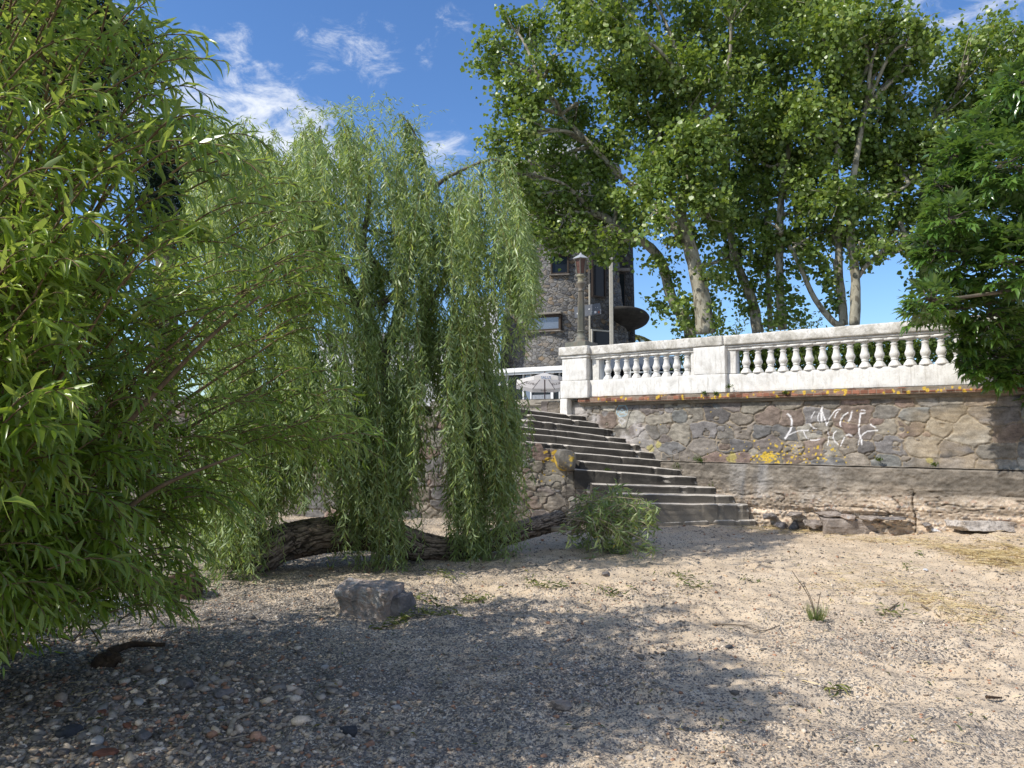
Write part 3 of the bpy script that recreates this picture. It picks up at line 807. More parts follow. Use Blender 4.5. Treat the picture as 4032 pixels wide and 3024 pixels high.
q = ground_pt(3905, 2092)
box_rock('concrete_slab', q + [0, .2, .05], (.86, .50, .12), .18, ROCKC, 'speckled flat slab of broken concrete lying by the wall near the right edge', 'slab', seed=41, amp=.09)
q = ground_pt(3850, 2040)
rock('concrete_chunk', q + [0, .1, .12], (.20, .18, .42), .3, ROCKC, 'upright pointed lump of concrete standing against the plinth behind the flat slab', 'rock', seed=46, nz=.25)
q = P(2232, 1808, 12.66)
rock('lichen_block', q, (.34, .34, .36), .1, rough_mat('lichen_stone', [(.3, (.13, .12, .105)), (.55, (.20, .18, .15)), (.60, (.55, .37, .06)), (.75, (.60, .42, .09))], sc=4), 'rounded coping stone with orange lichen ending the stair side wall', 'stone', seed=12, nz=.08, boxy=.5)
rub = [(3075, 2068, .16, .12, ROCKG, 'blue-grey'), (3130, 2072, .12, .17, ROCKD, 'dark upright'), (3200, 2062, .24, .13, ROCKR, 'reddish'), (3030, 2030, .18, .08, ROCKG, 'thin grey'),
       (3130, 2025, .22, .08, ROCKR, 'flat brown'), (3262, 2022, .30, .09, ROCKR, 'long flat brown'), (3340, 2035, .22, .09, ROCKP, 'pinkish flat'), (3425, 2040, .24, .08, ROCKR, 'tawny flat'), (3520, 2040, .30, .05, ROCKG, 'long thin grey'),
       (3650, 2065, .10, .07, ROCKG, 'small grey'), (3010, 2075, .10, .07, ROCKG, 'small pale')]
for k, (px, py, w, hh, m_, nm_) in enumerate(rub):
    s_, z_ = wall_sz(px, py, .10)
    rock('rubble_stone', W(s_, .13, max(z_, .05)), (w, .2, hh * 1.05), -.66 + rs.normal() * .1, m_, f'{nm_} rubble stone under the plinth, ' + ['beside the bottom step', 'second out from the steps', 'third and biggest of the lower row', 'in the upper course next to the steps', 'in the upper course above the dark upright one', 'in the upper course above the long block', 'in the upper course behind the long block', 'in the upper course right of the long block', 'wedged below the crack in the plinth', 'right of the long block below the crack', 'touching the end of the bottom step'][k], 'stone', 'rubble stones along the wall foot', seed=60 + k, sub=3, nz=.3)

# named stones on the gravel
PW = rough_mat('pale_pebble', [(.3, (.36, .33, .30)), (.7, (.58, .54, .50))], sc=12, bst=.3)
named = [(565, 2985, .075, PW, 'white quartz'), (385, 2925, .075, PW, 'pale cream'), (380, 2970, .10, ROCKG, 'grey'), (275, 2890, .11, ROCKD, 'blue-black angular'), (415, 2985, .11, BRICKM, 'brick-red'),
         (560, 2905, .085, ROCKG, 'rounded slate'), (230, 2780, .05, BRICKM, 'small brick-red'), (500, 2865, .05, BRICKM, 'flat red'), (880, 2735, .10, ROCKG, 'grey flat'), (545, 2770, .07, PW, 'pale oval'),
         (450, 2800, .08, ROCKP, 'tan flat'), (870, 2800, .06, PW, 'light grey'), (625, 2970, .08, PW, 'white'), (720, 2700, .13, ROCKG, 'long flat'), (2210, 2785, .10, ROCKR, 'brown angular'), (2385, 2265, .10, ROCKG, 'grey rounded'), (1280, 2630, .05, PW, 'small pale'),
         (1560, 2790, .05, PW, 'chalky'), (250, 2965, .06, ROCKG, 'small grey'), (1375, 2885, .09, ROCKD, 'dark flat'), (2870, 2550, .05, ROCKD, 'small dark'), (620, 2640, .06, PW, 'pale thin'), (400, 2810, .06, BRICKM, 'round reddish')]
for k, (px, py, w, m_, nm_) in enumerate(named):
    q = ground_pt(px, py)
    side = 'in the lower left shingle' if px < 1000 else 'on the sand'
    near = ['at the bottom edge', 'left of the brick-red one', 'below the pale cream one', 'behind the pale cream one', 'at the bottom edge', 'right of the blue-black one', 'in the sunlit patch', 'beyond the rounded slate one', 'at the edge of the sunlit patch', 'in the middle of the sunlit patch', 'in the sunlit patch left part', 'under the roots of the curved stick', 'next to the quartz one', 'the widest stone in the sunlit patch', 'in the dappled shade at lower centre', 'in the willow shade near the steps', 'in shade left of the granite block', 'in the shade at lower centre', 'near the bottom left corner', 'in the deepest shade', 'by the forked twig', 'behind the sunlit patch', 'left of the sunlit patch'][k]
    rock('pebble', q + [0, 0, w * .12], (w, w * .8, w * .55), rs.rand() * 6, m_, f'{nm_} stone {side}, {near}', 'stone', 'larger stones on the shingle', seed=100 + k, sub=3, nz=.2, boxy=.4)

# countless pebbles (stuff)
def ico():
    bm = bmesh.new(); bmesh.ops.create_icosphere(bm, subdivisions=1, radius=1)
    V_ = np.array([v_.co[:] for v_ in bm.verts]); Fc = np.array([[v_.index for v_ in f_.verts] for f_ in bm.faces]); bm.free(); return V_, Fc
IV, IF = ico()
def pebbles(name, xy, size, cols, label, sink=.15, flat=(.35, .7)):
    N = len(xy); z = Hd(xy[:, 0], xy[:, 1]) + size * sink
    A = rs.rand(N) * 6.28; sx_ = size * rs.uniform(.75, 1.35, N); sy_ = size * rs.uniform(.6, 1., N); sz_ = size * rs.uniform(*flat, N)
    V_ = IV[None] * (1 + .22 * rs.normal(size=(N, len(IV), 1))) * np.stack([sx_, sy_, sz_], -1)[:, None]
    tl = rs.normal(size=(N, 1)) * .25; V_[..., 2] += V_[..., 0] * tl
    x = V_[..., 0] * np.cos(A)[:, None] - V_[..., 1] * np.sin(A)[:, None]; y = V_[..., 0] * np.sin(A)[:, None] + V_[..., 1] * np.cos(A)[:, None]
    V_ = np.stack([x + xy[:, 0:1], y + xy[:, 1:2], V_[..., 2] + z[:, None]], -1)
    k = len(IV); loops = (IF.ravel()[None] + (np.arange(N) * k)[:, None]).ravel(); nf = len(IF) * N
    me = raw_mesh(name, V_.reshape(-1, 3), loops, np.arange(nf) * 3, np.full(nf, 3), True)
    a = me.attributes.new('Col', 'FLOAT_COLOR', 'POINT')
    cc = cols[rs.randint(0, len(cols), N)] * np.array([1.32, 1.2, 1.06]) * rs.uniform(.7, 1.3, (N, 1))
    a.data.foreach_set('color', np.repeat(np.concatenate([cc, np.ones((N, 1))], 1), k, 0).astype(np.float32).ravel())
    return tag(link(name, me, attr_mat(name + '_material', .8, 90, .002)), label, name.replace('_', ' '), kind='stuff')
PCOL = np.array([[.13, .125, .12], [.17, .165, .16], [.21, .20, .185], [.11, .11, .11], [.28, .25, .22], [.20, .175, .155], [.38, .33, .27], [.50, .46, .41], [.28, .17, .12], [.15, .145, .14], [.25, .23, .21], [.18, .175, .17], [.45, .38, .30]])
def samp(n, x0, x1, y0, y1, dens):
    out = np.zeros((0, 2))
    while len(out) < n:
        c_ = np.stack([rs.uniform(x0, x1, n * 2), rs.uniform(y0, y1, n * 2)], 1)
        out = np.concatenate([out, c_[rs.rand(len(c_)) < dens(c_[:, 0], c_[:, 1])]])
    return out[:n]
pebbles('river_cobbles', samp(300, -3.2, -.9, 3.7, 5.3, lambda x, y: ss(1.1, .2, np.hypot((x + 1.9) / 1.3, (y - 4.55) / .75))), rs.gamma(4, .0042, 300) + .010, PCOL * 1.25, 'flat pale river cobbles in the sunlit patch at lower left')
d1 = lambda x, y: np.clip(ss(-.2, -1.9, x + .45 * (y - 4) - .8 * (fbm(x, y, 3) - .5)) * ss(7.0, 4.4, y), 0.02, 1) * (np.abs(x) < y * .75 + .3)
pebbles('shingle', samp(16000, -5, 1.5, 3.4, 7.5, d1), rs.gamma(2.0, .0040, 16000) + .003, PCOL, 'grey and brown flat river stones covering the lower left of the beach')
d2 = lambda x, y: (.25 + .75 * ss(.45, .6, fbm(x * .8, y * .8, 40))) * (np.abs(x) < y * .72 + .2)
pebbles('fine_gravel', samp(24000, -4, 5.5, 3.3, 8, d2), rs.gamma(3, .0017, 24000) + .0025, PCOL, 'fine dark gravel strewn over the sand')
d3 = lambda x, y: (np.abs(x) < y * .72 + .2) * 1.
pebbles('scattered_grit', samp(5000, -6, 8, 7.5, 12.5, d3), rs.gamma(3, .0028, 5000) + .004, PCOL, 'scattered grit on the sand near the wall')

# straw (stuff)
STRAW = leaf_mat('straw_material', [(0, (.42, .30, .14)), (.4, (.66, .52, .26)), (.8, (.80, .68, .40)), (1, (.26, .19, .11))], trans=.1, rough=.6)
def lay(name, px, py, L, Wd, mat, label, cat, tpl='dia', lift=.008, tilt=.12):
    pts = ground_pts(px, py)
    N = len(pts); A = rs.rand(N) * 6.28
    d = np.stack([np.cos(A), np.sin(A), rs.normal(size=N) * tilt], -1)
    pts[:, 2] += lift + rs.rand(N) * .02
    n_ = np.stack([rs.normal(size=N) * .4, rs.normal(size=N) * .4, np.ones(N)], -1)
    return tag(leaf_mesh(name, pts - d * np.asarray(L)[:, None] * .5, d, n_, L, Wd, mat, None, tpl), label, cat, kind='stuff')
def gpx(n, cx, cy, sx_, sy_, rot=0):
    a = rs.normal(size=n) * sx_; b = rs.normal(size=n) * sy_
    return cx + a * math.cos(rot) - b * math.sin(rot), cy + a * math.sin(rot) + b * math.cos(rot)
Xs, Ys = [], []
for n_, cx, cy, s1, s2, r_ in ((700, 3100, 2085, 110, 9, .05), (260, 3450, 2128, 120, 8, .06), (1300, 3960, 2190, 90, 32, .1), (600, 3750, 2165, 120, 14, .25), (600, 3700, 2370, 160, 30, .35), (220, 3350, 2290, 120, 40, .2), (110, 3900, 2400, 90, 40, 0), (60, 2900, 2300, 250, 120, 0), (40, 3300, 2700, 400, 150, 0), (50, 300, 2620, 250, 90, 0), (60, 250, 2720, 200, 60, 0)):
    a, b = gpx(n_, cx, cy, s1, s2, r_); Xs.append(a); Ys.append(b)
Xs = np.concatenate(Xs); Ys = np.concatenate(Ys); ok = (Ys > 2062) & (Ys < 3000) & (Xs > -100) & (Xs < 4200)
Xs, Ys = Xs[ok], Ys[ok]
lay('straw', Xs, Ys, (rs.gamma(3, .035, len(Xs)) + .05) * np.interp(Ys, [2300, 2700], [1, .45]), rs.uniform(.0028, .0055, len(Xs)), STRAW, 'golden dry reed straw drifted along the wall foot and over the sand on the right', 'straw', 'straw', tilt=.06)
LITM = leaf_mat('leaf_litter_material', [(0, (.07, .10, .04)), (.5, (.16, .15, .05)), (.8, (.34, .26, .10)), (1, (.12, .2, .06))], trans=.2)
a, b = rs.uniform(200, 3900, 520), 2180 + rs.rand(520) ** 1.6 * 780
lay('leaf_litter', a, b, rs.uniform(.02, .06, 520), rs.uniform(.006, .014, 520), LITM, 'single fallen willow leaves scattered across the sand', 'leaf litter', 'thin')

TWIG = rough_mat('twig_bark', [(.3, (.09, .07, .05)), (.7, (.24, .19, .14))], sc=10, stretch=(1, 1, 1))
SILV = rough_mat('bleached_wood', [(.3, (.20, .16, .12)), (.5, (.36, .29, .21)), (.7, (.48, .40, .30))], sc=6, stretch=(1, 6, 1), bsc=30)
DARKW = bark_mat('rotten_wood', [(.3, (.03, .022, .016)), (.55, (.09, .06, .04)), (.75, (.22, .15, .09))], (4, 4, 4), .03)
def stick(pp, r, label, name='driftwood_stick', mat=None, sides=7, lift=.01, branches=()):
    pts = np.array([ground_pt(*a) for a in pp]); pts[:, 2] += lift + r
    mb = MB(); n_ = max(6, len(pp) * 5); sp_ = spline(pts, n_)
    mb.tube(sp_, np.linspace(r, r * .5, n_), sides, nz=.3)
    for bpp, br in branches:
        q_ = np.array([ground_pt(*a) for a in bpp]); q_[:, 2] += lift + br; mb.tube(spline(q_, 8), np.linspace(br, br * .4, 8), 5, nz=.2)
    return tag(mb.build(name, mat or SILV, None, smooth=True), label, 'driftwood')
stick([(905, 2905), (915, 2865), (945, 2840), (1000, 2825)], .016, 'pale curved stick arching over the shingle at lower left')
stick([(170, 2825), (330, 2815), (480, 2808), (640, 2795)], .005, 'long thin yellow reed stalk lying across the sunlit shingle')
stick([(860, 2930), (980, 2905)], .006, 'short thin reed stalk below the curved stick')
stick([(2805, 2465), (2920, 2470), (3000, 2492), (3072, 2470)], .006, 'thin dark forked twig lying on the open sand', 'twig', TWIG, branches=[([(2918, 2470), (2960, 2464)], .004), ([(2968, 2497), (3010, 2490)], .004)])
stick([(3450, 2700), (3505, 2755)], .006, 'straight pale reed piece on the sand at lower right')
stick([(3630, 2392), (3700, 2420)], .010, 'short grey stick in the straw drift', mat=TWIG)
stick([(3500, 2410), (3540, 2380)], .010, 'dark stub of twig at the left end of the straw drift', mat=TWIG)
stick([(3885, 2758), (3945, 2762)], .010, 'small dark bark piece on the sand at the far right', mat=DARKW)
stick([(-40, 2520), (60, 2490), (110, 2470)], .045, 'thick brown root lying at the left edge', mat=DARKW, sides=9)
stick([(1840, 2635), (1960, 2610)], .006, 'thin pale stick in the shade at lower centre')
stick([(900, 2935), (1010, 2925)], .005, 'faint dark twig in the shade near the curved stick', mat=TWIG)
# rotten stump and root
q = ground_pt(700, 2350)
rock('tree_stump', q + [0, 0, .05], (.34, .3, .38), .3, DARKW, 'dark rotten stump under the tips of the willow shrub', 'stump', seed=71, nz=.35, boxy=.3)
q = ground_pt(425, 2620)
rock('root_lump', q + [0, 0, .02], (.15, .12, .14), .3, DARKW, 'dark decayed root lump half buried in the shingle', 'driftwood', seed=72, nz=.35, boxy=.3)
stick([(430, 2590), (520, 2560), (650, 2560)], .03, 'dark root running out from the buried lump', mat=DARKW, sides=8)
# white plastic bag
t = NT('white_plastic'); v = t.coord(); PLA = t.finish(t.ramp(t.noise(v, 5, 3), [(.3, (.72, .74, .78)), (.7, (.85, .85, .86))]), .35, t.bump(t.noise(v, 14, 6, .7), 1., .05), 0, .4)
q = ground_pt(395, 2435)
rock('plastic_bag', q + [0, .05, .07], (.30, .22, .20), .2, PLA, 'crumpled white plastic bag under the leaves at the left', 'bag', seed=81, sub=4, nz=.5, boxy=.5)
q = ground_pt(3685, 2095)
rock('paper_scrap', q + [0, 0, .02], (.11, .08, .06), .2, PLA, 'crumpled white scrap of litter on the sand between the block and the slab', 'litter', seed=82, sub=3, nz=.5)
q = ground_pt(3645, 2255)
rock('paper_scrap', q + [0, 0, .01], (.05, .04, .03), .2, PLA, 'tiny white scrap lying in the open sand at the right', 'litter', seed=83, sub=2, nz=.5)
q = ground_pt(2990, 2057)
mb = MB(); mb.tube([q + [0, 0, .035], q + [.09, .02, .035]], .035, 12)
tag(mb.build('crushed_cup', PLA, None, True), 'pale plastic cup lying at the end of the bottom step', 'cup')

# grass tuft
GR = leaf_mat('grass_blade', [(0, (.14, .19, .07)), (.6, (.22, .28, .10)), (1, (.40, .36, .18))], trans=.35)
def tuft(px, py, n, hgt, spread, label):
    q = ground_pt(px, py); o = thing('grass_tuft', label, 'grass', q)
    A = rs.rand(n) * 6.28; d = np.stack([np.cos(A) * spread, np.sin(A) * spread, np.ones(n)], -1)
    p = q + np.stack([np.cos(A), np.sin(A), 0 * A], -1) * rs.rand(n, 1) * .05
    leaf_mesh('blades', p, d, np.stack([np.cos(A), np.sin(A), .2 + 0 * A], -1), rs.uniform(.3, 1, n) * hgt, np.full(n, .005), GR, o, 'blade')
    mb = MB()
    for (dx, hh) in ((-.15, .42), (-.08, .33), (.03, .24)):
        mb.tube(spline([q, q + [dx * .4, 0, hh * .5], q + [dx * 1.3, 0, hh]], 7), np.linspace(.006, .003, 7), 4)
    mb.build('seed_stalk', TWIG, o)
tuft(3215, 2450, 170, .20, .6, 'small green grass tuft with tall thin stalks growing alone in the sand')

# ------------------------------------------------------------------ lamp post on the first pillar
IRON = rough_mat('aged_bronze_paint', [(.3, (.10, .11, .095)), (.45, (.16, .155, .12)), (.6, (.18, .145, .11)), (.75, (.27, .25, .19))], sc=5, stretch=(1, 1, .4), bsc=60, bst=.3, rough=.6, spec=.4)
IRONY = rough_mat('ochre_paint', [(.3, (.20, .18, .12)), (.7, (.36, .32, .21))], sc=8, bsc=60, bst=.3, rough=.6)
AMB = NT('amber_glass'); v = AMB.coord(); AMBM = AMB.finish(AMB.ramp(AMB.noise(v, 40, 3), [(.3, (.06, .022, .014)), (.7, (.14, .06, .035))]), .35, AMB.bump(AMB.noise(v, 60, 3), .6, .01), 0, .5)
c0 = W(3.51, -.10, 3.205)
lp = thing('street_lamp', 'old fluted iron lamp post with amber hexagonal lantern standing on the end pillar', 'street lamp', c0)
mb = MB(); mb.box(c0 + [0, 0, .045], (.46, .44, .09), WAX); mb.build('plinth', IRON, lp, bevel=.006)
mb = MB(); mb.lathe(c0, [(.165, .09), (.17, .105), (.145, .125), (.115, .13), (.118, .16), (.105, .20), (.078, .225), (.078, .30), (.086, .305), (.086, .32)], 24); mb.build('base', IRON, lp, True)
mb = MB(); mb.lathe(c0, [(.072, .315), (.071, .5), (.066, .85), (.055, 1.09)], 40, flute=.14); mb.build('shaft', IRON, lp)
mb = MB(); mb.lathe(c0, [(.06, 1.085), (.062, 1.10), (.052, 1.115), (.055, 1.15), (.075, 1.20), (.092, 1.235), (.094, 1.25), (.078, 1.262)], 24); mb.build('capital', IRON, lp, True)
mb = MB(); mb.lathe(c0, [(.078, 1.26), (.062, 1.28), (.056, 1.31), (.068, 1.35), (.074, 1.36), (.088, 1.37), (.088, 1.395), (.07, 1.41)], 24); mb.build('vase', IRONY, lp, True)
lan = MB()
for k in range(6):
    a = k * math.pi / 3 + .3; u_ = np.array([math.cos(a), math.sin(a), 0])
    lan.tube([c0 + u_ * .078 + [0, 0, 1.405], c0 + u_ * .118 + [0, 0, 1.70]], .010, 6)
lan.lathe(c0, [(.080, 1.400), (.086, 1.405), (.086, 1.422), (.076, 1.424)], 6, rot=.3)
lan.lathe(c0, [(.110, 1.692), (.124, 1.695), (.126, 1.712), (.1, 1.714)], 6, rot=.3)
lo = lan.build('lantern', IRON, lp)
for k in range(6):
    a = k * math.pi / 3 + .3; b_ = a + math.pi / 3
    f_ = lambda an, r_, z_: c0 + [math.cos(an) * r_, math.sin(an) * r_, z_]
    m2 = MB(); m2.add([f_(a, .077, 1.42), f_(b_, .077, 1.42), f_(b_, .113, 1.695), f_(a, .113, 1.695)], [(0, 1, 2, 3)]); m2.build('pane', AMBM, lo)
ZINC = plain('zinc_cap', (.36, .37, .38), .5)
mb = MB(); mb.lathe(c0, [(.165, 1.71), (.166, 1.718), (.09, 1.765), (.03, 1.80), (.018, 1.83), (.004, 1.84)], 6, rot=.3); mb.build('lantern_roof', ZINC, lp)

# grey notice board fixed behind the post
SIGNG = plain('sign_grey', (.13, .14, .16), .5); SIGNW = plain('sign_white', (.75, .75, .75), .6); SIGNR = plain('sign_red', (.35, .12, .07), .6)
sA, sB = P(2262, 1231, 14.95), P(2365, 1214, 14.75)
sg = thing('notice_board', 'slanting dark grey street sign with white emblems fixed behind the lamp post', 'sign', (sA + sB) / 2)
d_ = unit(sB - sA); up_ = unit(np.array([.0, 0, 1.]) - d_ * d_[2]); n_ = np.cross(d_, up_)
mb = MB(); mb.box((sA + sB) / 2, (np.linalg.norm(sB - sA), .012, .215), [d_, -n_, up_]); mb.build('panel', SIGNG, sg)
def sp_(u_, v_): return (sA + sB) / 2 + d_ * u_ + up_ * v_ + n_ * .011 * (-1 if n_[1] > 0 else 1)
def disc(mb, c_, r1, r2, n=12):
    V_ = [c_ + d_ * r1 * math.cos(a) + up_ * r2 * math.sin(a) for a in np.linspace(0, 6.283, n, endpoint=False)]; mb.add(V_, [tuple(range(n))])
for (eu, ev, e1_, e2_, en_) in ((-.175, -.065, .026, .028, 12), (-.205, -.03, .016, .018, 5), (-.125, -.015, .018, .02, 5), (.155, -.06, .025, .027, 12), (.04, .02, .024, .012, 4), (.17, .03, .006, .006, 6), (.21, .025, .006, .008, 4)):
    em = MB(); disc(em, sp_(eu, ev), e1_, e2_, en_); em.build('emblem', SIGNW, sg)
em = MB(); disc(em, sp_(.225, -.07), .02, .03, 5); em.build('emblem', SIGNR, sg)
em = MB(); 
for k in range(5): em.box(sp_(.055 + k * .02, -.075 + .004 * (k % 2)), (.006, .003, .022), [d_, -n_, up_])
em.box(sp_(.09, -.045), (.05, .003, .012), [d_, -n_, up_])
em.build('lettering', plain('sign_pale', (.3, .33, .36)), sg)
mb = MB(); mb.tube([c0 + [0, 0, .55], c0 + [.0, .28, .57]], .012, 6); mb.build('bracket', IRON, sg)

# ------------------------------------------------------------------ terrace ground and background
TER = rough_mat('terrace_paving', [(.3, (.20, .19, .17)), (.7, (.33, .30, .27))], sc=2)
mb = MB()
wr = W(-60, -.22, 2.16); wl = W(3.7, -.22, 2.16)
mb.add([wr, wl, (-.1, 16.75, 2.16), (-60, 19, 2.16), (-300, 120, 2.16), (-500, 900, 2.16), (600, 900, 2.16), (400, -20, 2.16)], [(0, 1, 2, 3, 4, 5, 6, 7)])
tg = mb.build('terrace_ground', TER, None); tag(tg, 'paved terrace behind the balustrade', 'ground', kind='structure')

# stone tower
def tower_mat(name, dark=1.0):
    t = NT(name); v = t.coord((1, 1, 1.45))
    wv = t.n('ShaderNodeMixRGB', blend_type='ADD'); wv.inputs['Fac'].default_value = .25
    nz = t.n('ShaderNodeTexNoise'); nz.inputs['Scale'].default_value = 3.; t.l(v, nz.inputs['Vector'])
    t.l(v, wv.inputs['Color1']); t.l(nz.outputs['Color'], wv.inputs['Color2'])
    a = t.n('ShaderNodeTexVoronoi'); a.inputs['Scale'].default_value = 3.2; t.l(wv.outputs[0], a.inputs['Vector'])
    e = t.n('ShaderNodeTexVoronoi', feature='DISTANCE_TO_EDGE'); e.inputs['Scale'].default_value = 3.2; t.l(wv.outputs[0], e.inputs['Vector'])
    s3 = t.n('ShaderNodeSeparateColor'); t.l(a.outputs['Color'], s3.inputs[0])
    st = t.ramp(s3.outputs[0], [(0, (.10, .098, .10)), (.4, (.18, .175, .17)), (.75, (.25, .24, .225)), (.93, (.22, .185, .15)), (.98, (.27, .20, .13))])
    st = t.mix(.8, st, t.ramp(t.noise(v, 6, 6, .7), [(.3, .6), (.7, 1.35)]), 'MULTIPLY')
    m = t.ramp(t.math('ADD', e.outputs['Distance'], t.math('MULTIPLY', t.math('SUBTRACT', t.noise(v, 5, 4), .5), .07)), [(.015, 1.), (.035, 0.)])
    c = t.mix(t.math('MULTIPLY', m, .75), st, (.30, .265, .21))
    if dark != 1.0: c = t.mix(1., c, (dark, dark, dark), 'MULTIPLY')
    h = t.ramp(e.outputs['Distance'], [(.0, 0.), (.16, 1.)])
    nb = t.bump(h, 1., .07); nb = t.bump(t.noise(v, 12, 6, .7), .8, .06, nb)
    return t.finish(c, .95, nb, 0, .1)
TOWM = tower_mat('tower_stone')
tc = np.array([(2228 - 2016) / F * 50, 50., 2.16])
tw = thing('stone_tower', 'dark round rubble stone tower restaurant with small windows rising behind the trees', 'building', tc)
def tz(py, Y=46.): return EYE + (1700 - py) * Y / F
mb = MB()
rz = [(4.45, 0), (4.42, 2), (4.1, tz(1250) - 2.16), (3.72, tz(1000) - 2.16), (3.45, tz(800) - 2.16), (3.3, tz(590) - 2.16)]
NS = 96; V_ = []
zz = np.linspace(0, rz[-1][1], 60)
rr = np.interp(zz, [b for a, b in rz], [a for a, b in rz])
for z_, r_ in zip(zz, rr):
    for k in range(NS):
        a = 6.2832 * k / NS
        r2 = r_ + .05 * mnoise.noise(Vector((math.cos(a) * 9, math.sin(a) * 9, z_ * 2)))
        V_.append(tc + [r2 * math.cos(a), r2 * math.sin(a), z_])
mb.add(V_, [(i * NS + k, i * NS + (k + 1) % NS, (i + 1) * NS + (k + 1) % NS, (i + 1) * NS + k) for i in range(59) for k in range(NS)] + [tuple(59 * NS + k for k in range(NS))])
mb.build('wall', TOWM, tw, smooth=True)
def tr_at(z): return np.interp(z - 2.16, [b for a, b in rz], [a for a, b in rz])
GLASS = NT('window_glass'); GLASSM = GLASS.finish((.012, .015, .02), .12, None, 0, .25)
def sky_glass():
    t = NT('reflective_glass'); v = t.coord(); f = t.noise(v, .9, 4)
    return t.finish((.22, .25, .30), .25, None, .6, .6)
SKYG = sky_glass()
WOOD = plain('dark_window_timber', (.05, .035, .025), .7); DARK = plain('dark_interior', (.012, .012, .013), .9, .1)
CREAM = plain('cream_paint', (.46, .43, .36), .7); LINT = rough_mat('lintel_stone', [(.3, (.16, .14, .12)), (.7, (.30, .27, .23))], sc=3)
def on_tower(px, py, out=.0):
    # point on the tower surface seen at that pixel
    d = ray(px, py); t_ = 40.
    while t_ < 60:
        q = d * t_ + [0, 0, EYE]
        if np.hypot(q[0] - tc[0], q[1] - tc[1]) < tr_at(q[2]) + out: return q
        t_ += .02
    return d * 50 + [0, 0, EYE]
def tower_window(x0, x1, y0, y1, glass, frame=.10, lintel=True, rec=.18, name='window', fm=None):
    c_ = on_tower((x0 + x1) / 2, (y0 + y1) / 2, .0)
    rd = unit(np.array([c_[0] - tc[0], c_[1] - tc[1], 0])); tg_ = np.array([-rd[1], rd[0], 0])
    if tg_[0] < 0: tg_ = -tg_
    w_ = (x1 - x0) / F * c_[1] / max(.3, abs(tg_[0])); h_ = (y1 - y0) / F * c_[1]
    bow = w_ * w_ / 8 / 4.2
    mb = MB(); ax = [tg_, -rd, np.array([0, 0, 1.])]; o_ = c_ + rd * (.03 - bow * .2)
    mb.box(o_ + [0, 0, h_ / 2], (w_, .3, frame), ax); mb.box(o_ - [0, 0, h_ / 2], (w_, .3, frame), ax)
    mb.box(o_ - tg_ * w_ / 2, (frame, .304, h_ + .04), ax); mb.box(o_ + tg_ * w_ / 2, (frame, .304, h_ + .04), ax)
    wn = mb.build(name, fm or WOOD, tw, bevel=.01)
    mb = MB(); mb.box(o_ + rd * .02, (w_ - .06, .03, h_ - .06), ax); mb.build('pane', glass, wn)
    if lintel:
        mb = MB(); mb.box(o_ + [0, 0, h_ / 2 + .13] + rd * .10, (w_ + .3, .55, .10), ax); mb.build('lintel', LINT, wn, bevel=.02)
        mb = MB(); mb.box(o_ - [0, 0, h_ / 2 + .07] + rd * .04, (w_ + .2, .4, .06), ax); mb.build('sill', LINT, wn, bevel=.01)
    return wn
tower_window(2074, 2205, 1246, 1302, SKYG, .14)
tower_window(2172, 2237, 1008, 1080, GLASSM, .10)
pa, pb = P(2326, 1500, 45.2), P(2418, 1500, 46.1)
fa = np.array([pa[0], 45.2, 0]); fb2 = np.array([pb[0], 46.1, 0]); zt_ = tz(800)
mb = MB(); foot = [fa, fb2, np.array([pb[0], 49.5, 0]), np.array([pa[0], 49.5, 0])]
mb.add([f_ + [0, 0, 2.16] for f_ in foot] + [f_ + [0, 0, zt_] for f_ in foot], [(0, 1, 5, 4), (1, 2, 6, 5), (2, 3, 7, 6), (3, 0, 4, 7), (4, 5, 6, 7)])
mb.build('angled_bay', tower_mat('angled_bay_stone_shaded', .6), tw)  # stone colour multiplied down to paint this face in shade
bd = unit(fb2 - fa); bn = np.array([bd[1], -bd[0], 0]); BL_ = np.linalg.norm(fb2 - fa)
for (u0, u1, y0, y1, fm_, gl_) in ((.08, .62, 1010, 1165, WOOD, GLASSM), (.04, .86, 1300, 1372, CREAM, GLASSM)):
    z1_, z0_ = tz(y0, 45.5), tz(y1, 45.5); c_ = fa + bd * BL_ * (u0 + u1) / 2 + [0, 0, (z0_ + z1_) / 2]; ax_ = [bd, -bn, np.array([0, 0, 1.])]; ww_ = BL_ * (u1 - u0)
    mb = MB()
    for (uu, vv, a1, a2) in ((0, .5, 1, 0), (0, -.5, 1, 0), (-.5, 0, 0, 1), (.5, 0, 0, 1)):
        mb.box(c_ + bd * uu * ww_ + [0, 0, vv * (z1_ - z0_)] + bn * .04, ((ww_ + .1) if a1 else .09, .12 if a1 else .124, .09 if a1 else (z1_ - z0_) - .092), ax_)
    wn = mb.build('window', fm_, tw)
    mb = MB(); mb.box(c_ + bn * .02, (ww_ - .05, .03, z1_ - z0_ - .05), ax_); mb.build('pane', gl_, wn)
# upright cream posts
for (xt, yt, xb, yb, w_, lab) in ((2411, 985, 2403, 1380, .21, 0), (2326, 1120, 2320, 1380, .13, 1)):
    a_, b_ = P(xt, yt, 44.9 if lab == 0 else 45.3), P(xb, yb + 90, 44.9 if lab == 0 else 45.3)
    mb = MB(); m_ = (a_ + b_) / 2; mb.box(m_, (w_, w_, a_[2] - b_[2])); mb.build('post', CREAM, tw, bevel=.02)
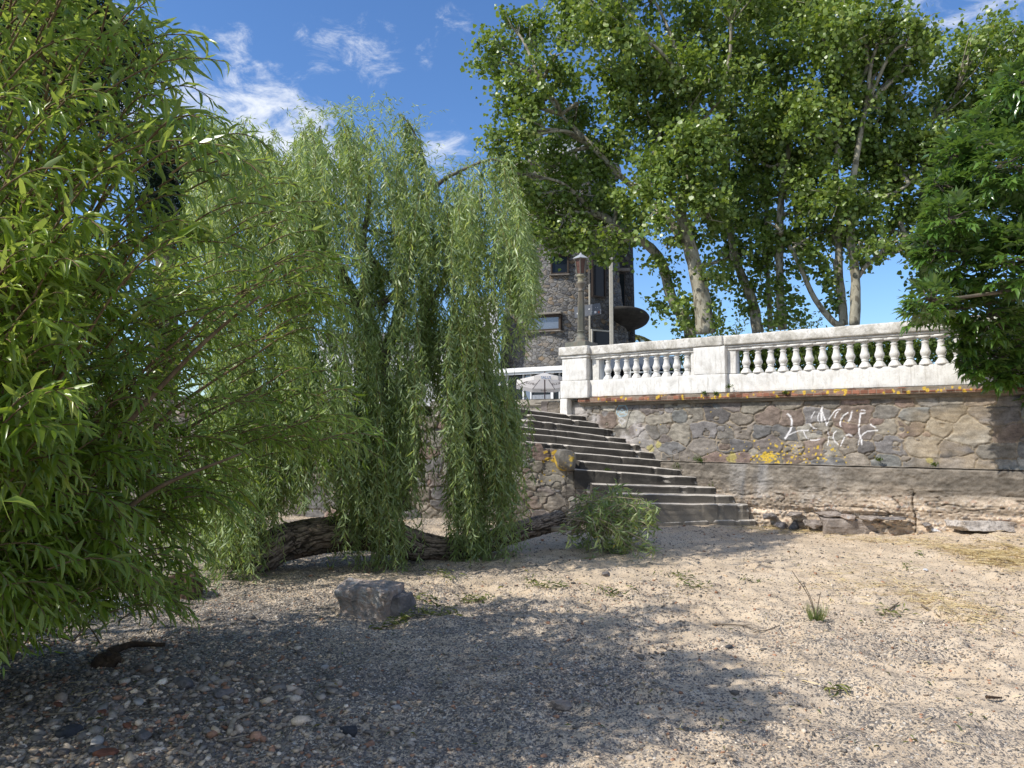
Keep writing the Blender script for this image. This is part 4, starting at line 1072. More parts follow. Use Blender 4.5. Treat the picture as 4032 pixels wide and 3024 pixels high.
# right bay in stone darkened for shade, with slit windows and disc canopy
bay = np.array([(2430 - 2016) / F * 49, 49.6, 2.16])
mb = MB(); mb.lathe(bay, [(1.35, 0), (1.30, 4), (1.22, tz(1000) - 2.16), (1.15, tz(800) - 2.16), (1.1, tz(700) - 2.16)], 40); mb.build('stair_bay', tower_mat('bay_stone_shaded', .38), tw, True)
a_ = P(2447, 1145, 48.3)
mb = MB(); mb.box(a_ + [0, -.05, 0], (.40, .25, 2.2)); wn = mb.build('window', WOOD, tw, bevel=.02)
mb = MB(); mb.box(a_ + [0, -.19, 0], (.30, .05, 2.05)); mb.build('pane', GLASSM, wn)
mb = MB(); mb.box(a_ + [0, -.1, 1.3], (1.0, .5, .2)); mb.build('lintel', LINT, wn, bevel=.03)
cc_ = P(2438, 1258, 47.5)
mb = MB(); V_ = []; rim = []
tn = np.array([0, math.cos(R(-20)), math.sin(R(-20))])
for (r_, z_) in ((.1, .34), (1.1, .24), (1.8, .10), (1.87, 0.0), (1.8, -.14), (1.0, -.30), (.1, -.36)):
    for k in range(48):
        a = 6.2832 * k / 48
        V_.append(cc_ + np.array([r_ * math.cos(a), 0, z_]) + np.array([0, math.cos(R(15)), -math.sin(R(15))]) * r_ * math.sin(a))
Fc = [(i * 48 + k, i * 48 + (k + 1) % 48, (i + 1) * 48 + (k + 1) % 48, (i + 1) * 48 + k) for i in range(6) for k in range(48)] + [tuple(range(48)), tuple(6 * 48 + k for k in range(48))[::-1]]
mb.add(V_, Fc); mb.build('disc_canopy', rough_mat('shaded_slab', [(.3, (.03, .027, .025)), (.7, (.07, .065, .055))], sc=3), tw, True)  # dark slab colour stands in for the shaded underside
# white lantern room and top cornice, mostly hidden by leaves
top = tc + [0, 0, rz[-1][1]]
mb = MB(); mb.lathe(top, [(3.3, -.1), (3.7, .0), (3.7, .25), (3.3, .3)], 48); mb.build('cornice', LINT, tw)
mb = MB(); mb.lathe(top, [(2.4, .28), (2.4, 1.7), (2.0, 1.75)], 16); mb.build('lantern_room', plain('tower_white', (.75, .75, .73)), tw)
mb = MB(); mb.lathe(top, [(2.8, 1.75), (2.7, 1.85), (.2, 2.6), (.05, 2.7)], 32); mb.build('roof', plain('roof_slate', (.13, .13, .14)), tw)

# glazed restaurant front under the white roof edge
PAINT = plain('white_gloss_paint', (.78, .78, .76), .45)
WALLW = plain('white_render', (.74, .73, .71), .8)
RA, RB = P(1860, 1480, 45.4), P(2300, 1446, 41.2)
rf = thing('restaurant_building', 'low glazed restaurant front with white roof edge and window posts beside the tower foot', 'building', ((RA + RB) / 2) * [1, 1, 0] + [0, 0, 2.16])
d2 = unit((RB - RA) * [1, 1, 0]); n2 = np.array([d2[1], -d2[0], 0]); L2 = np.linalg.norm((RB - RA)[:2]); zr = (RA[2] + RB[2]) / 2
AX2 = [d2, -n2, np.array([0, 0, 1.])]
def RP(u_, o_, z_): return (RA * [1, 1, 0]) + d2 * u_ + n2 * o_ + [0, 0, z_]
mb = MB(); mb.box(RP(L2 / 2 - 3, -1.2, zr + .12), (L2 + 8, 3.2, .16), AX2); mb.build('roof', WALLW, rf, bevel=.02)
mb = MB(); mb.box(RP(L2 / 2 - 3, .46, zr - .0), (L2 + 8, .1, .1), AX2); mb.box(RP(L2 / 2 - 3, .36, zr - .12), (L2 + 8, .1, .12), AX2); mb.build('gutter', PAINT, rf)
mb = MB(); mb.box(RP(L2 / 2 - 3, -2.2, (zr + 2.16) / 2), (L2 + 8, .2, zr - 2.2), AX2); mb.build('back_wall', DARK, rf)
mb = MB(); mb.box(RP(L2 / 2 - 3, -.1, 2.4), (L2 + 8, .1, .5), AX2); mb.build('dado', WALLW, rf)
def u_at(px):
    d = ray(px, 1500); A_ = np.array([[d[0], -d2[0]], [d[1], -d2[1]]]); t_, u_ = np.linalg.solve(A_, RA[:2]); return u_
posts = [(1930, .12), (1997, .16), (2062, .09), (2092, .08), (2175, .16), (2204, .06), (2262, .12)]
for px, w_ in posts:
    mb = MB(); mb.box(RP(u_at(px), .0, (zr + 2.1) / 2 - .06), (w_, .12, zr - 2.2), AX2); mb.build('window_post', PAINT, rf)
for a_, b_ in zip(posts[:-1], posts[1:]):
    ua, ub = u_at(a_[0]) + a_[1] / 2, u_at(b_[0]) - b_[1] / 2
    mb = MB(); mb.box(RP((ua + ub) / 2, -.06, (zr + 2.1) / 2), (ub - ua - .01, .03, zr - 2.25), AX2)
    mb.build('window', GLASSM if (a_[0] not in (2062,)) else SKYG, rf)
CURT = plain('net_curtain', (.35, .37, .40), .9)
mb = MB()
for k in range(26):
    u_ = u_at(2096) + (u_at(2165) - u_at(2096)) * k / 25
    mb.box(RP(u_, -.0 - .02 * (k % 2), 3.0), (.045, .03, 1.3), AX2)
mb.build('curtain', CURT, rf)
NAVY = plain('navy_sign', (.012, .022, .05), .5)
ns = thing('restaurant_sign', 'navy blue fascia sign with a small white crown inside the restaurant front', 'sign', RP(u_at(1960), .08, zr - .8))
mb = MB(); ua, ub = u_at(1915), u_at(1992); mb.box(RP((ua + ub) / 2, .10, zr - .66), (ub - ua, .04, .5), AX2); mb.build('board', NAVY, ns)
mb = MB(); cu = u_at(1972); s_ = .10
pts = [(-1, -.7), (1, -.7), (1.2, .6), (.55, 0), (0, 1.1), (-.55, 0), (-1.2, .6)]
Vc = [RP(cu + x * s_, .125, zr - .66 + y * s_) for x, y in pts]; mb.add(Vc, [(0, 1, 2, 3), (0, 3, 5), (3, 4, 5), (0, 5, 6)]); mb.build('crown', SIGNW, ns)

def text_mesh(txt, size, mirror=False):
    cu_ = bpy.data.curves.new('lettering', 'FONT'); cu_.body = txt; cu_.size = size; cu_.align_x = 'CENTER'; cu_.align_y = 'CENTER'; cu_.extrude = .0; cu_.offset = size * .02
    ob = bpy.data.objects.new('tmp', cu_); COL.objects.link(ob); dg = bpy.context.evaluated_depsgraph_get()
    me = bpy.data.meshes.new_from_object(ob.evaluated_get(dg)); bpy.data.objects.remove(ob)
    if mirror: me.transform(Matrix.Scale(-1, 4, (1, 0, 0)))
    return me
def put_text(txt, size, c_, xax, yax, mat, parent, mirror=False):
    me = text_mesh(txt, size, mirror); xax = unit(xax); yax = unit(yax - xax * np.dot(xax, yax)); z_ = np.cross(xax, yax)
    M = Matrix(((xax[0], yax[0], z_[0], c_[0]), (xax[1], yax[1], z_[1], c_[1]), (xax[2], yax[2], z_[2], c_[2]), (0, 0, 0, 1))); me.transform(M)
    return link('lettering', me, mat, parent)
LB = MB(); lr = np.random.RandomState(5)
for k in range(9):
    LB.tube(spline([RP(u_at(1920) + .075 * k + .03 * j, .125, zr - .70 + .09 * lr.rand()) for j in range(3)], 6), .008, 4)
LB.build('lettering', plain('sign_text_pale', (.4, .43, .45)), ns)

# tilted parasol
um_c = P(2145, 1506, 38.)
CANV = NT('parasol_canvas'); v = CANV.coord()
pr_ = CANV.n('ShaderNodeBsdfPrincipled'); pr_.inputs['Base Color'].default_value = (.84, .81, .77, 1); pr_.inputs['Roughness'].default_value = .9
tr_ = CANV.n('ShaderNodeBsdfTranslucent'); tr_.inputs['Color'].default_value = (.86, .80, .74, 1)
mx_ = CANV.n('ShaderNodeMixShader'); mx_.inputs['Fac'].default_value = .45; CANV.l(pr_.outputs[0], mx_.inputs[1]); CANV.l(tr_.outputs[0], mx_.inputs[2]); CANV.l(mx_.outputs[0], CANV.out.inputs['Surface'])
CANVM = CANV.m
um = thing('parasol', 'large tilted off-white cafe parasol lettered SALUS on the terrace in front of the restaurant', 'parasol', (um_c[0], um_c[1], 2.16))
tilt = Matrix.Rotation(R(9.5), 3, 'X') @ Matrix.Rotation(R(2), 3, 'Y')
tiltm = np.array(Matrix.Rotation(-R(9.5), 3, 'X'))
def up(x, y, z): return um_c + tiltm @ np.array([x, y, z])
RU, HU = 1.50, .50; angs = [R(22.5 + 45 * k) for k in range(8)]
mb = MB(); V_ = [up(0, 0, HU)]; 
for fr_, sag in ((.5, -.03), (1., 0)):
    for a in angs: V_.append(up(RU * fr_ * math.cos(a), RU * fr_ * math.sin(a), HU * (1 - fr_) + sag))
for a in angs: V_.append(up(RU * 1.01 * math.cos(a), RU * 1.01 * math.sin(a), -.19))
mids = [ (a + R(22.5)) for a in angs]
Fc = [(0, 1 + k, 1 + (k + 1) % 8) for k in range(8)] + [(1 + k, 9 + k, 9 + (k + 1) % 8, 1 + (k + 1) % 8) for k in range(8)] + [(9 + k, 17 + k, 17 + (k + 1) % 8, 9 + (k + 1) % 8) for k in range(8)]
mb.add(V_, Fc); cp = mb.build('canopy', CANVM, um)
POLE = plain('dark_pole', (.06, .03, .035), .5)
for a in angs:
    mb = MB(); mb.tube([up(0, 0, HU - .05), up(RU * .99 * math.cos(a), RU * .99 * math.sin(a), -.03)], .014, 5); mb.build('rib', POLE, um)
mb = MB(); mb.tube([up(0, 0, HU + .05), up(0, 0, -.9), (um_c[0], um_c[1] - .1, 2.2)], .03, 8); mb.build('pole', POLE, um)
TXT = plain('print_grey', (.22, .18, .17)); TXB = plain('print_blue', (.12, .22, .42))
# prints: one upright on the near flap, mirrored ones seen through the canvas from below
put_text('SALUS', .17, up(0, -RU * .945 - .02, -.095), np.array([1., 0, 0]), np.array([0, 0, 1.]), TXB, cp)
for a, sz in ((R(45), .30), (R(135), .30)):
    cdir = np.array([math.cos(a), math.sin(a), 0]); tdir = np.array([-math.sin(a), math.cos(a), 0])
    c_ = up(cdir[0] * RU * .66, cdir[1] * RU * .66, HU * .34 - .045)
    xa = tiltm @ tdir
    if xa[0] < 0: xa = -xa
    ya = tiltm @ (cdir * 1. + np.array([0, 0, -HU / RU])); 
    if a > R(90): pass
    put_text('SALUS', sz, c_, xa, -ya, TXT, cp, True)
put_text('SALUS', .11, up(0, RU * .925, -.10), np.array([1., 0, 0]), np.array([0, 0, 1.]), TXT, cp, True)

# white building left of the tower, seen through the willow
wb = thing('white_building', 'white rendered house with dark windows behind the hanging willow branches', 'building', (-4.5, 44, 2.16))
def bpx(mb, x0, x1, y0, y1, Y, dep=3.): 
    a_, b_ = P(x0, y1, Y), P(x1, y0, Y); mb.box([(a_[0] + b_[0]) / 2, Y + dep / 2, (a_[2] + b_[2]) / 2], (b_[0] - a_[0], dep, b_[2] - a_[2]))
mb = MB(); bpx(mb, 1830, 1960, 1170, 1640, 46); mb.build('wall', WALLW, wb)
mb = MB(); bpx(mb, 1250, 1845, 1330, 1640, 46.6); mb.build('wall', WALLW, wb)
mb = MB(); bpx(mb, 1240, 1850, 1310, 1332, 46.2, 4); mb.build('roof', plain('roof_edge', (.25, .24, .23)), wb)
for (x0, x1, y0, y1) in ((1300, 1370, 1420, 1560), (1440, 1510, 1420, 1560), (1590, 1660, 1420, 1560), (1730, 1790, 1420, 1560), (1870, 1910, 1280, 1360)):
    mb = MB(); bpx(mb, x0, x1, y0, y1, 45.92 if x0 > 1800 else 46.5, .2); wn = mb.build('window', PAINT, wb)
    mb = MB(); bpx(mb, x0 + 6, x1 - 6, y0 + 6, y1 - 6, 45.88 if x0 > 1800 else 46.46, .06); mb.build('pane', GLASSM, wn)

# grey awning and rails glimpsed through the first balusters
aw = thing('terrace_awning', 'blue-grey awning with a dark sheet for the shade below, glimpsed between the first balusters', 'awning', P(2530, 1500, 33) * [1, 1, 0] + [0, 0, 2.16])
AWN = plain('awning_fabric', (.085, .10, .12), .8)
mb = MB(); a_, b_ = P(2400, 1468, 33), P(2640, 1398, 35)
mb.add([P(2385, 1452, 33), P(2680, 1458, 33), P(2690, 1400, 36), P(2400, 1412, 36)], [(0, 1, 2, 3)]); mb.build('canopy', AWN, aw)
mb = MB(); mb.box(P(2560, 1490, 33.6), (3.2, .1, .9)); mb.build('shade_sheet', DARK, aw)  # black sheet standing for the shade beneath the awning
mb = MB(); mb.box(P(2600, 1466, 33) + [0, -.1, 0], (2.6, .06, .07)); mb.build('rail', PAINT, aw)
for px in (2400, 2480, 2560, 2640, 2700):
    mb = MB(); mb.box((P(px, 1450, 33)[0], 32.95, (2.16 + P(px, 1450, 33)[2]) / 2), (.07, .07, P(px, 1450, 33)[2] - 2.16)); mb.build('post', PAINT if px < 2600 else DARK, aw)
# dark hoarding seen between the balusters at the right
hd = thing('dark_hoarding', 'low dark panel fence glimpsed between the balusters on the right', 'fence', P(3640, 1500, 24) * [1, 1, 0] + [0, 0, 2.16])
mb = MB()
for k in range(8):
    q = P(3440 + 62 * k, 1500, 24); mb.box((q[0], 24, 2.16 + .95), (.47, .06, 1.15 - .1 * (k < 2)))
mb.build('panel', plain('hoarding', (.02, .02, .024), .8), hd)
mb = MB()
for k in range(9): q = P(3410 + 62 * k, 1500, 24); mb.tube([(q[0], 23.9, 2.16), (q[0], 23.9, 3.6)], .03, 6)
mb.build('post', plain('fence_post', (.25, .25, .25)), hd)

# ================================================================== vegetation
PLM = leaf_mat('plane_leaf', [(0, (.08, .14, .027)), (.4, (.16, .235, .05)), (.8, (.26, .34, .09)), (1, (.42, .45, .19))], trans=.33, gloss=.5, rough=.35)
PLB = bark_mat('plane_bark', [(.3, (.22, .20, .15)), (.7, (.46, .42, .32))], (1, 1, .7), .02, (.17, .15, .11))
DBR = bark_mat('branch_bark', [(.3, (.07, .06, .045)), (.7, (.20, .17, .13))], (3, 3, 1), .01)

def crown_leaves(name, blobs, Y, lsize, per, mat, parent, tpl, clump, droop=.25, jy=.35, light=None, fill=.45, extra=None, dens=2.2):
    """blobs: (dx, dy, r) in overview pixels at distance Y -> leaf clumps scattered in the volumes"""
    P_, D_, N_, L_, RN = [], [], [], [], []
    cent = []
    for bi, (dx, dy, r) in enumerate(list(blobs) + list(extra or [])):
        ex = bi >= len(blobs)
        Yb = Y + (rs.uniform(-jy, jy) * 5 if not ex else rs.uniform(-.5, .5))
        c_ = Q(dx, dy, Yb); rw_ = r * 1.8228 / F * Yb
        if not ex: cent.append((c_, rw_))
        nc = max(4, int(1.25 * (rw_ / clump) ** 2 * dens))
        dirs = rdir(nc); rad = rs.uniform(0 if ex else fill, 1.05, (nc, 1))
        cc = c_ + dirs * rad * rw_ * np.array([1, .9, 1.])
        for q, dr in zip(cc, dirs):
            cr = clump * rs.uniform(.6, 1.3); n = max(3, int(per * (cr / clump) ** 2 * rs.uniform(.6, 1.3)))
            # clump elongated outwards and down, like a leafy shoot
            ax = unit(dr + np.array([0, 0, -.2]) + rs.normal(size=3) * .3)
            a = rs.normal(size=(n, 1)) * cr * .75; o = rs.normal(size=(n, 3)) * cr * .38
            P_.append(q + ax * a + o)
            D_.append(rdir(n) + ax * .5 + np.array([0, 0, -droop]))
            N_.append(rs.normal(size=(n, 3)) * .75 + np.array([0, 0, .8]) + dr * .5)
            L_.append(lsize * rs.uniform(.6, 1.25, n))
            b = rs.rand() * .35; RN.append(np.clip(b + rs.rand(n) * .65, 0, 1))
    P_ = np.concatenate(P_); L_ = np.concatenate(L_)
    leaf_mesh(name, P_, np.concatenate(D_), np.concatenate(N_), L_, L_ * (.95 if tpl == 'plane' else .42), mat, parent, tpl, np.concatenate(RN))
    return cent, len(P_)

def plane_tree(label, Y, trunks, blobs, sprouts=(), r0=.3, limbs=True):
    name_i = 'plane leaves'
    base = Q(trunks[0][0][-1][0], trunks[0][0][-1][1], Y); base[2] = 2.16
    o = thing('plane_tree', label, 'tree', base, group='plane trees on the terrace')
    mb = MB(); nodes = []
    for pts, ra, rb in trunks:
        w_ = [Q(a, b, Y + (c_[0] if c_ else 0)) for a, b, *c_ in pts]
        if ra > .12:
            e_ = w_[-1].copy(); e_[2] = 2.1; w_.append(e_)
        n = 8 * len(w_); sp3 = spline(w_, n)
        rr_ = np.linspace(ra, rb, n); 
        if ra > .12: rr_ = rr_
        mb.tube(sp3, rr_[::1], 12 if ra > .1 or rb > .1 else 7, nz=.16, seed=len(nodes)); nodes += list(sp3)
    mb.build('trunk', PLB, o, smooth=True)
    cent, n = crown_leaves('crown', blobs, Y, .155, 44, PLM, o, 'plane', .42, extra=sprouts, dens=3.6, fill=.3)
    print(name_i, n)
    mb = MB(); nodes = np.array(nodes)
    for c_, rw_ in cent:
        up_nodes = nodes[nodes[:, 2] < c_[2] + .5]
        if not len(up_nodes): up_nodes = nodes
        k = np.argmin(np.linalg.norm((up_nodes - c_) * [1, 1, .8], axis=1)); s0 = up_nodes[k]
        mid = (s0 + c_) / 2 + rs.normal(size=3) * .25 + [0, 0, .2]
        sp3 = spline([s0, mid, c_ + rs.normal(size=3) * .2], 10); mb.tube(sp3, np.linspace(.085, .03, 10), 6, nz=.2)
        for j in range(5):
            e_ = c_ + rdir(1)[0] * rw_ * .9; mb.tube(spline([sp3[6], (sp3[6] + e_) / 2 + rs.normal(size=3) * .15, e_], 6), np.linspace(.035, .010, 6), 4)
    mb.build('limbs', PLB, o, smooth=True)
    return o
# trunk point lists run from the top to the base, in overview pixels
plane_tree('leftmost plane tree with a crooked pale limb bending out over the stone tower', 29,
  [([(1275, 455), (1310, 472), (1350, 500), (1400, 530), (1430, 570), (1450, 640), (1478, 690), (1492, 730)], .13, .24), ([(1235, 270), (1285, 320), (1330, 370), (1385, 420), (1440, 470), (1500, 560), (1520, 640)], .06, .2),
   ([(1170, 180), (1200, 230), (1240, 280), (1300, 340)], .04, .08)],
  [(1078, 105, 46), (1150, 70, 55), (1120, 190, 55), (1075, 165, 28), (1045, 140, 22), (1100, 40, 26), (1070, 310, 32), (1120, 290, 52), (1110, 360, 45), (1180, 350, 72), (1160, 430, 52), (1245, 425, 75), (1190, 495, 50), (1300, 480, 60), (1230, 250, 75), (1300, 340, 75), (1200, 150, 60), (1350, 440, 50), (1340, 505, 35), (1270, 520, 35), (1150, 240, 50), (1095, 235, 30), (1300, 560, 12), (1150, 510, 36), (1225, 515, 34), (1320, 525, 30), (1385, 480, 34), (1170, 460, 50), (1130, 470, 26)],
  [(1440, 600, 22), (1415, 560, 22), (1455, 655, 22), (1425, 660, 18), (1480, 700, 20)])
plane_tree('tallest plane tree with a thick cream and tan mottled trunk near the lamp post', 27,
  [([(1490, 190), (1495, 300), (1485, 380), (1470, 440), (1480, 500), (1500, 570), (1515, 640), (1525, 720)], .08, .33), ([(1560, 210), (1520, 260), (1495, 310)], .04, .09), ([(1410, 340), (1440, 400), (1475, 460)], .05, .12)],
  [(1240, 20, 62), (1225, 75, 40), (1320, 60, 85), (1400, 150, 90), (1330, 190, 75), (1420, 280, 88), (1450, 370, 72), (1520, 430, 55), (1480, 60, 90), (1380, -60, 110), (1520, 180, 80), (1250, -60, 80), (1500, 310, 70), (1400, 400, 50), (1430, 470, 40), (1600, -40, 90), (1540, 330, 60), (1470, 230, 60), (1540, 480, 38), (1450, 520, 26), (1560, 560, 26)],
  [(1500, 520, 22), (1540, 600, 18), (1550, 690, 18), (1480, 650, 22), (1500, 690, 18), (1535, 650, 15)])
plane_tree('plane tree with a slanting dark ivy covered trunk, third from the left', 30,
  [([(1570, 440), (1580, 520), (1600, 590), (1625, 650), (1637, 718)], .10, .23), ([(1655, 380), (1655, 500), (1660, 620), (1665, 710)], .05, .11)],
  [(1560, 280, 78), (1600, 390, 68), (1580, 150, 85), (1620, 40, 90), (1560, 490, 42), (1640, 260, 70), (1530, 400, 45), (1600, 470, 45), (1650, 480, 35), (1600, 540, 34), (1645, 560, 30), (1575, 440, 50)],
  [(1590, 560, 30), (1610, 620, 28), (1625, 670, 24), (1655, 560, 30), (1655, 640, 26), (1660, 700, 22), (1580, 520, 30), (1565, 600, 20)])
plane_tree('plane tree with a straight pale upright trunk between the slanting and the leaning stems', 28,
  [([(1695, 200), (1705, 300), (1690, 400), (1685, 480), (1684, 580), (1686, 655), (1690, 712)], .08, .17), ([(1745, 300), (1725, 360), (1695, 430)], .04, .08)],
  [(1690, 240, 82), (1700, 350, 68), (1690, 130, 85), (1720, 10, 92), (1740, 450, 42), (1650, 420, 42), (1720, 400, 45), (1630, 330, 50), (1730, 510, 38), (1660, 510, 34), (1760, 440, 45)],
  [(1700, 520, 24), (1710, 580, 24), (1705, 640, 28), (1680, 690, 20), (1715, 690, 20), (1675, 620, 14)])
plane_tree('plane tree forking low into a dark stem leaning left and two pale upright stems', 27,
  [([(1815, 250), (1805, 380), (1812, 480), (1812, 580), (1820, 660), (1822, 702)], .09, .16), ([(1705, 530), (1730, 580), (1760, 645), (1800, 695), (1822, 704)], .06, .13), ([(1800, 560), (1812, 640), (1825, 700)], .05, .08)],
  [(1800, 320, 80), (1820, 200, 90), (1790, 80, 90), (1790, 430, 58), (1860, 50, 75), (1760, 500, 36), (1750, 260, 70), (1850, 300, 60), (1770, 380, 50), (1780, -20, 80), (1800, 500, 40), (1740, 540, 28), (1830, 520, 30)],
  [(1770, 550, 30), (1790, 610, 24), (1800, 660, 22), (1735, 560, 20), (1780, 580, 20)])
plane_tree('plane tree with a smooth pale trunk and a limb rising right, fifth trunk group', 26.4,
  [([(1870, 230), (1850, 340), (1835, 440), (1838, 520), (1848, 600), (1846, 702)], .08, .18), ([(1960, 520), (1915, 545), (1875, 570), (1852, 600)], .05, .09), ([(2005, 350), (1960, 400), (1900, 430)], .03, .06)],
  [(1920, 260, 85), (1940, 140, 75), (1925, 60, 58), (1860, 450, 65), (1930, 400, 68), (1900, 350, 75), (1990, 62, 42), (1995, 110, 38), (2015, 95, 25), (1900, 500, 42), (1960, 480, 45), (1880, 540, 26), (1930, 530, 26), (1975, 540, 22), (1880, 140, 70), (1965, 320, 65)],
  [(1870, 500, 26), (1855, 560, 14)])
plane_tree('rightmost plane tree partly hidden by the glossy green tree', 28,
  [([(1990, 420), (2000, 500), (2005, 580), (2020, 700)], .10, .15)],
  [(2050, 200, 80), (2095, 130, 48), (2130, 90, 38), (2150, 60, 28), (2190, 75, 38), (2110, 95, 30), (2000, 490, 42), (2040, 330, 85), (2150, 230, 90), (2005, 545, 38), (2200, 150, 80), (2040, 440, 60), (2070, 520, 50), (2120, 400, 80), (2260, 100, 60), (2240, 260, 90), (2000, 590, 22)],
  [(2010, 600, 30), (2000, 560, 26)])

# bushes beyond the terrace and hedge
BUSH = leaf_mat('bush_leaf', [(0, (.05, .085, .015)), (.5, (.09, .13, .025)), (1, (.15, .19, .05))], trans=.4)
def bush(label, blobs, Y, mat=BUSH, name='bush', ls=.22, grp='bushes beyond the terrace'):
    b0_ = Q(blobs[0][0], 700, Y); b0_[2] = 2.16
    o = thing(name, label, 'bush', b0_, group=grp)
    cent, n = crown_leaves('foliage', blobs, Y, ls, 22, mat, o, 'dia', .5, jy=.2, fill=.1, dens=4)
    mb = MB()
    for c_, r_ in cent: mb.tube(spline([[c_[0], c_[1], 2.1], [c_[0] + .2, c_[1], (c_[2] + 2.1) / 2], c_], 5), np.linspace(.08, .03, 5), 5)
    mb.build('stem', DBR, o)
bush('low sunlit bush showing above the rail between the first two plane trunks', [(1560, 725, 24), (1590, 715, 20), (1530, 730, 18), (1600, 735, 26), (1560, 760, 26), (1620, 765, 26)], 42)
bush('dark bush above the rail around the third and fourth trunks', [(1660, 715, 18), (1640, 740, 26), (1690, 745, 26), (1670, 775, 26)], 44)
bush('bright rounded bush above the rail left of the forked trunks', [(1730, 705, 20), (1765, 702, 16), (1750, 735, 28), (1700, 725, 22), (1790, 740, 26), (1740, 775, 28)], 46)
bush('green hedge bush behind the middle balusters', [(1840, 745, 28), (1880, 755, 28), (1920, 745, 28), (1850, 770, 24), (1900, 780, 22)], 40)
bush('green hedge bush behind the right hand balusters', [(1960, 745, 26), (2000, 745, 26), (2040, 745, 26), (2080, 740, 26), (1980, 765, 22), (2120, 740, 30)], 38)
bush('small climbing bush behind the ninth baluster near the second pillar', [(1478, 768, 9), (1480, 780, 9), (1488, 772, 8)], 30, ls=.16)
hg = thing('hedge', 'continuous dense green hedge filling the view behind the long run of balusters', 'hedge', (5.5, 24, 2.16))
NHL = 19000
hx = rs.uniform(P(2880, 1500, 23)[0], P(4300, 1500, 23)[0], NHL); hz = 2.2 + rs.rand(NHL) * (2.05 + .4 * fbm(hx * 1.3, hx * 0, 4)); hy = 23 + rs.rand(NHL) * 1.2
hb = fbm(hx * 1.1, hz * 1.1, 55)
leaf_mesh('foliage', np.stack([hx, hy + .9 * (hb - .5), hz], -1), rdir(NHL), rs.normal(size=(NHL, 3)) * .8 + [-.5, -.3, .7], rs.uniform(.10, .2, NHL), rs.uniform(.08, .14, NHL), BUSH, hg, 'dia', np.clip(hb + rs.normal(size=NHL) * .2, 0, 1))
mb = MB()
for k in range(26):
    q = P(2900 + 54 * k, 1500, 23.6); mb.tube([(q[0], 23.6, 2.1), (q[0] + .1, 23.7, 3.7)], .05, 5)
mb.build('stem', DBR, hg)
# palm behind the tower
pc_ = Q(1350, 745, 60)
pm_ = thing('palm_tree', 'distant palm whose fronds show below the tower disc', 'tree', (pc_[0], pc_[1], 2.16))
mb = MB(); mb.tube([(pc_[0], pc_[1], 2.1), pc_], [.25, .2], 8); mb.build('trunk', DBR, pm_)
PP, DD = [], []
for k in range(16):
    a = k * .39; e_ = np.array([math.cos(a), math.sin(a), 0])
    cv = spline([pc_, pc_ + e_ * 1.0 + [0, 0, .7], pc_ + e_ * 2.0 + [0, 0, .3]], 26)
    T_ = unit(np.gradient(cv, axis=0)); sd = np.cross(T_, [0, 0, 1.])
    for sgn in (1, -1): PP.append(cv); DD.append(sd * sgn + T_ * .5 + [0, 0, -.35])
PP = np.concatenate(PP); DD = np.concatenate(DD)
leaf_mesh('frond', PP, DD, np.tile([0, 0, 1.], (len(PP), 1)), np.full(len(PP), .6), np.full(len(PP), .05), leaf_mat('palm_leaf', [(0, (.12, .14, .06)), (1, (.25, .24, .12))]), pm_, 'dia')

# ------------------------------------------------------------------ cedar behind on the left
CED = leaf_mat('cedar_needles', [(0, (.010, .022, .014)), (.7, (.022, .042, .026)), (1, (.045, .07, .04))], trans=.1, gloss=.1, rough=.7)
def cedar(label, tx, Y, tiers, ntuft, topy):
    b_ = Q(tx, 700, Y); b_[2] = 2.16
    o = thing('cedar_tree', label, 'tree', b_, group='dark cedars behind the willows')
    tp = Q(tx, topy, Y)
    mb = MB(); mb.tube([b_, (b_ + tp) / 2 + [.15, 0, 0], tp], [.45, .3, .12], 10, nz=.1); mb.build('trunk', DBR, o, True)
    mb = MB(); P_, D_, = [], []
    for (x0, y0, x1, y1) in tiers:
        a_ = Q(x0, y0, Y); e_ = Q(x1, y1, Y + rs.uniform(-2, 2)); m_ = (a_ + e_) / 2 + [0, 0, .45]
        sp3 = spline([a_, m_, e_], 24); mb.tube(sp3, np.linspace(.12, .02, 24), 6)
        for i in range(3, 24):
            for j in range(int(ntuft / 20)):
                w_ = .25 + .9 * (1 - abs(i - 12) / 14.)
                q = sp3[i] + np.array([rs.normal() * .25, rs.normal() * w_, -abs(rs.normal()) * .22 + .08])
                n = 9; P_.append(q + rs.normal(size=(n, 3)) * [.13, .13, .05]); D_.append(rdir(n) * [1, 1, .6] + [0, 0, -.25])
    mb.build('limbs', DBR, o)
    P_ = np.concatenate(P_); D_ = np.concatenate(D_)
    leaf_mesh('foliage', P_, D_, rs.normal(size=(len(P_), 3)) * .4 + [0, 0, 1], rs.uniform(.10, .24, len(P_)), rs.uniform(.03, .06, len(P_)), CED, o, 'dia')
cedar('dark cedar with flat drooping tiers at the top left corner behind the willow shrub', 20, 24,
      [(20, -40, 230, 20), (20, 0, 260, 60), (20, 40, 325, 95), (20, 70, 320, 130), (20, 100, 290, 165), (20, 130, 250, 205), (20, 60, 180, 60), (20, 160, 230, 235), (20, 20, -160, 60), (20, 90, -180, 140), (20, 180, 150, 260), (20, 10, 160, 0), (20, 120, 130, 150), (20, -60, 120, -30), (20, 220, 300, 300), (20, 260, -100, 320), (20, 60, 240, 110), (20, 110, 200, 190)], 420, -150)
cedar('smaller dark conifer showing between the shrub and the willow crown', 352, 22,
      [(352, 325, 398, 345), (352, 340, 305, 365), (352, 355, 410, 385), (352, 380, 310, 420), (352, 400, 400, 440), (352, 430, 305, 480), (352, 460, 395, 500), (352, 500, 400, 560)], 130, 305)

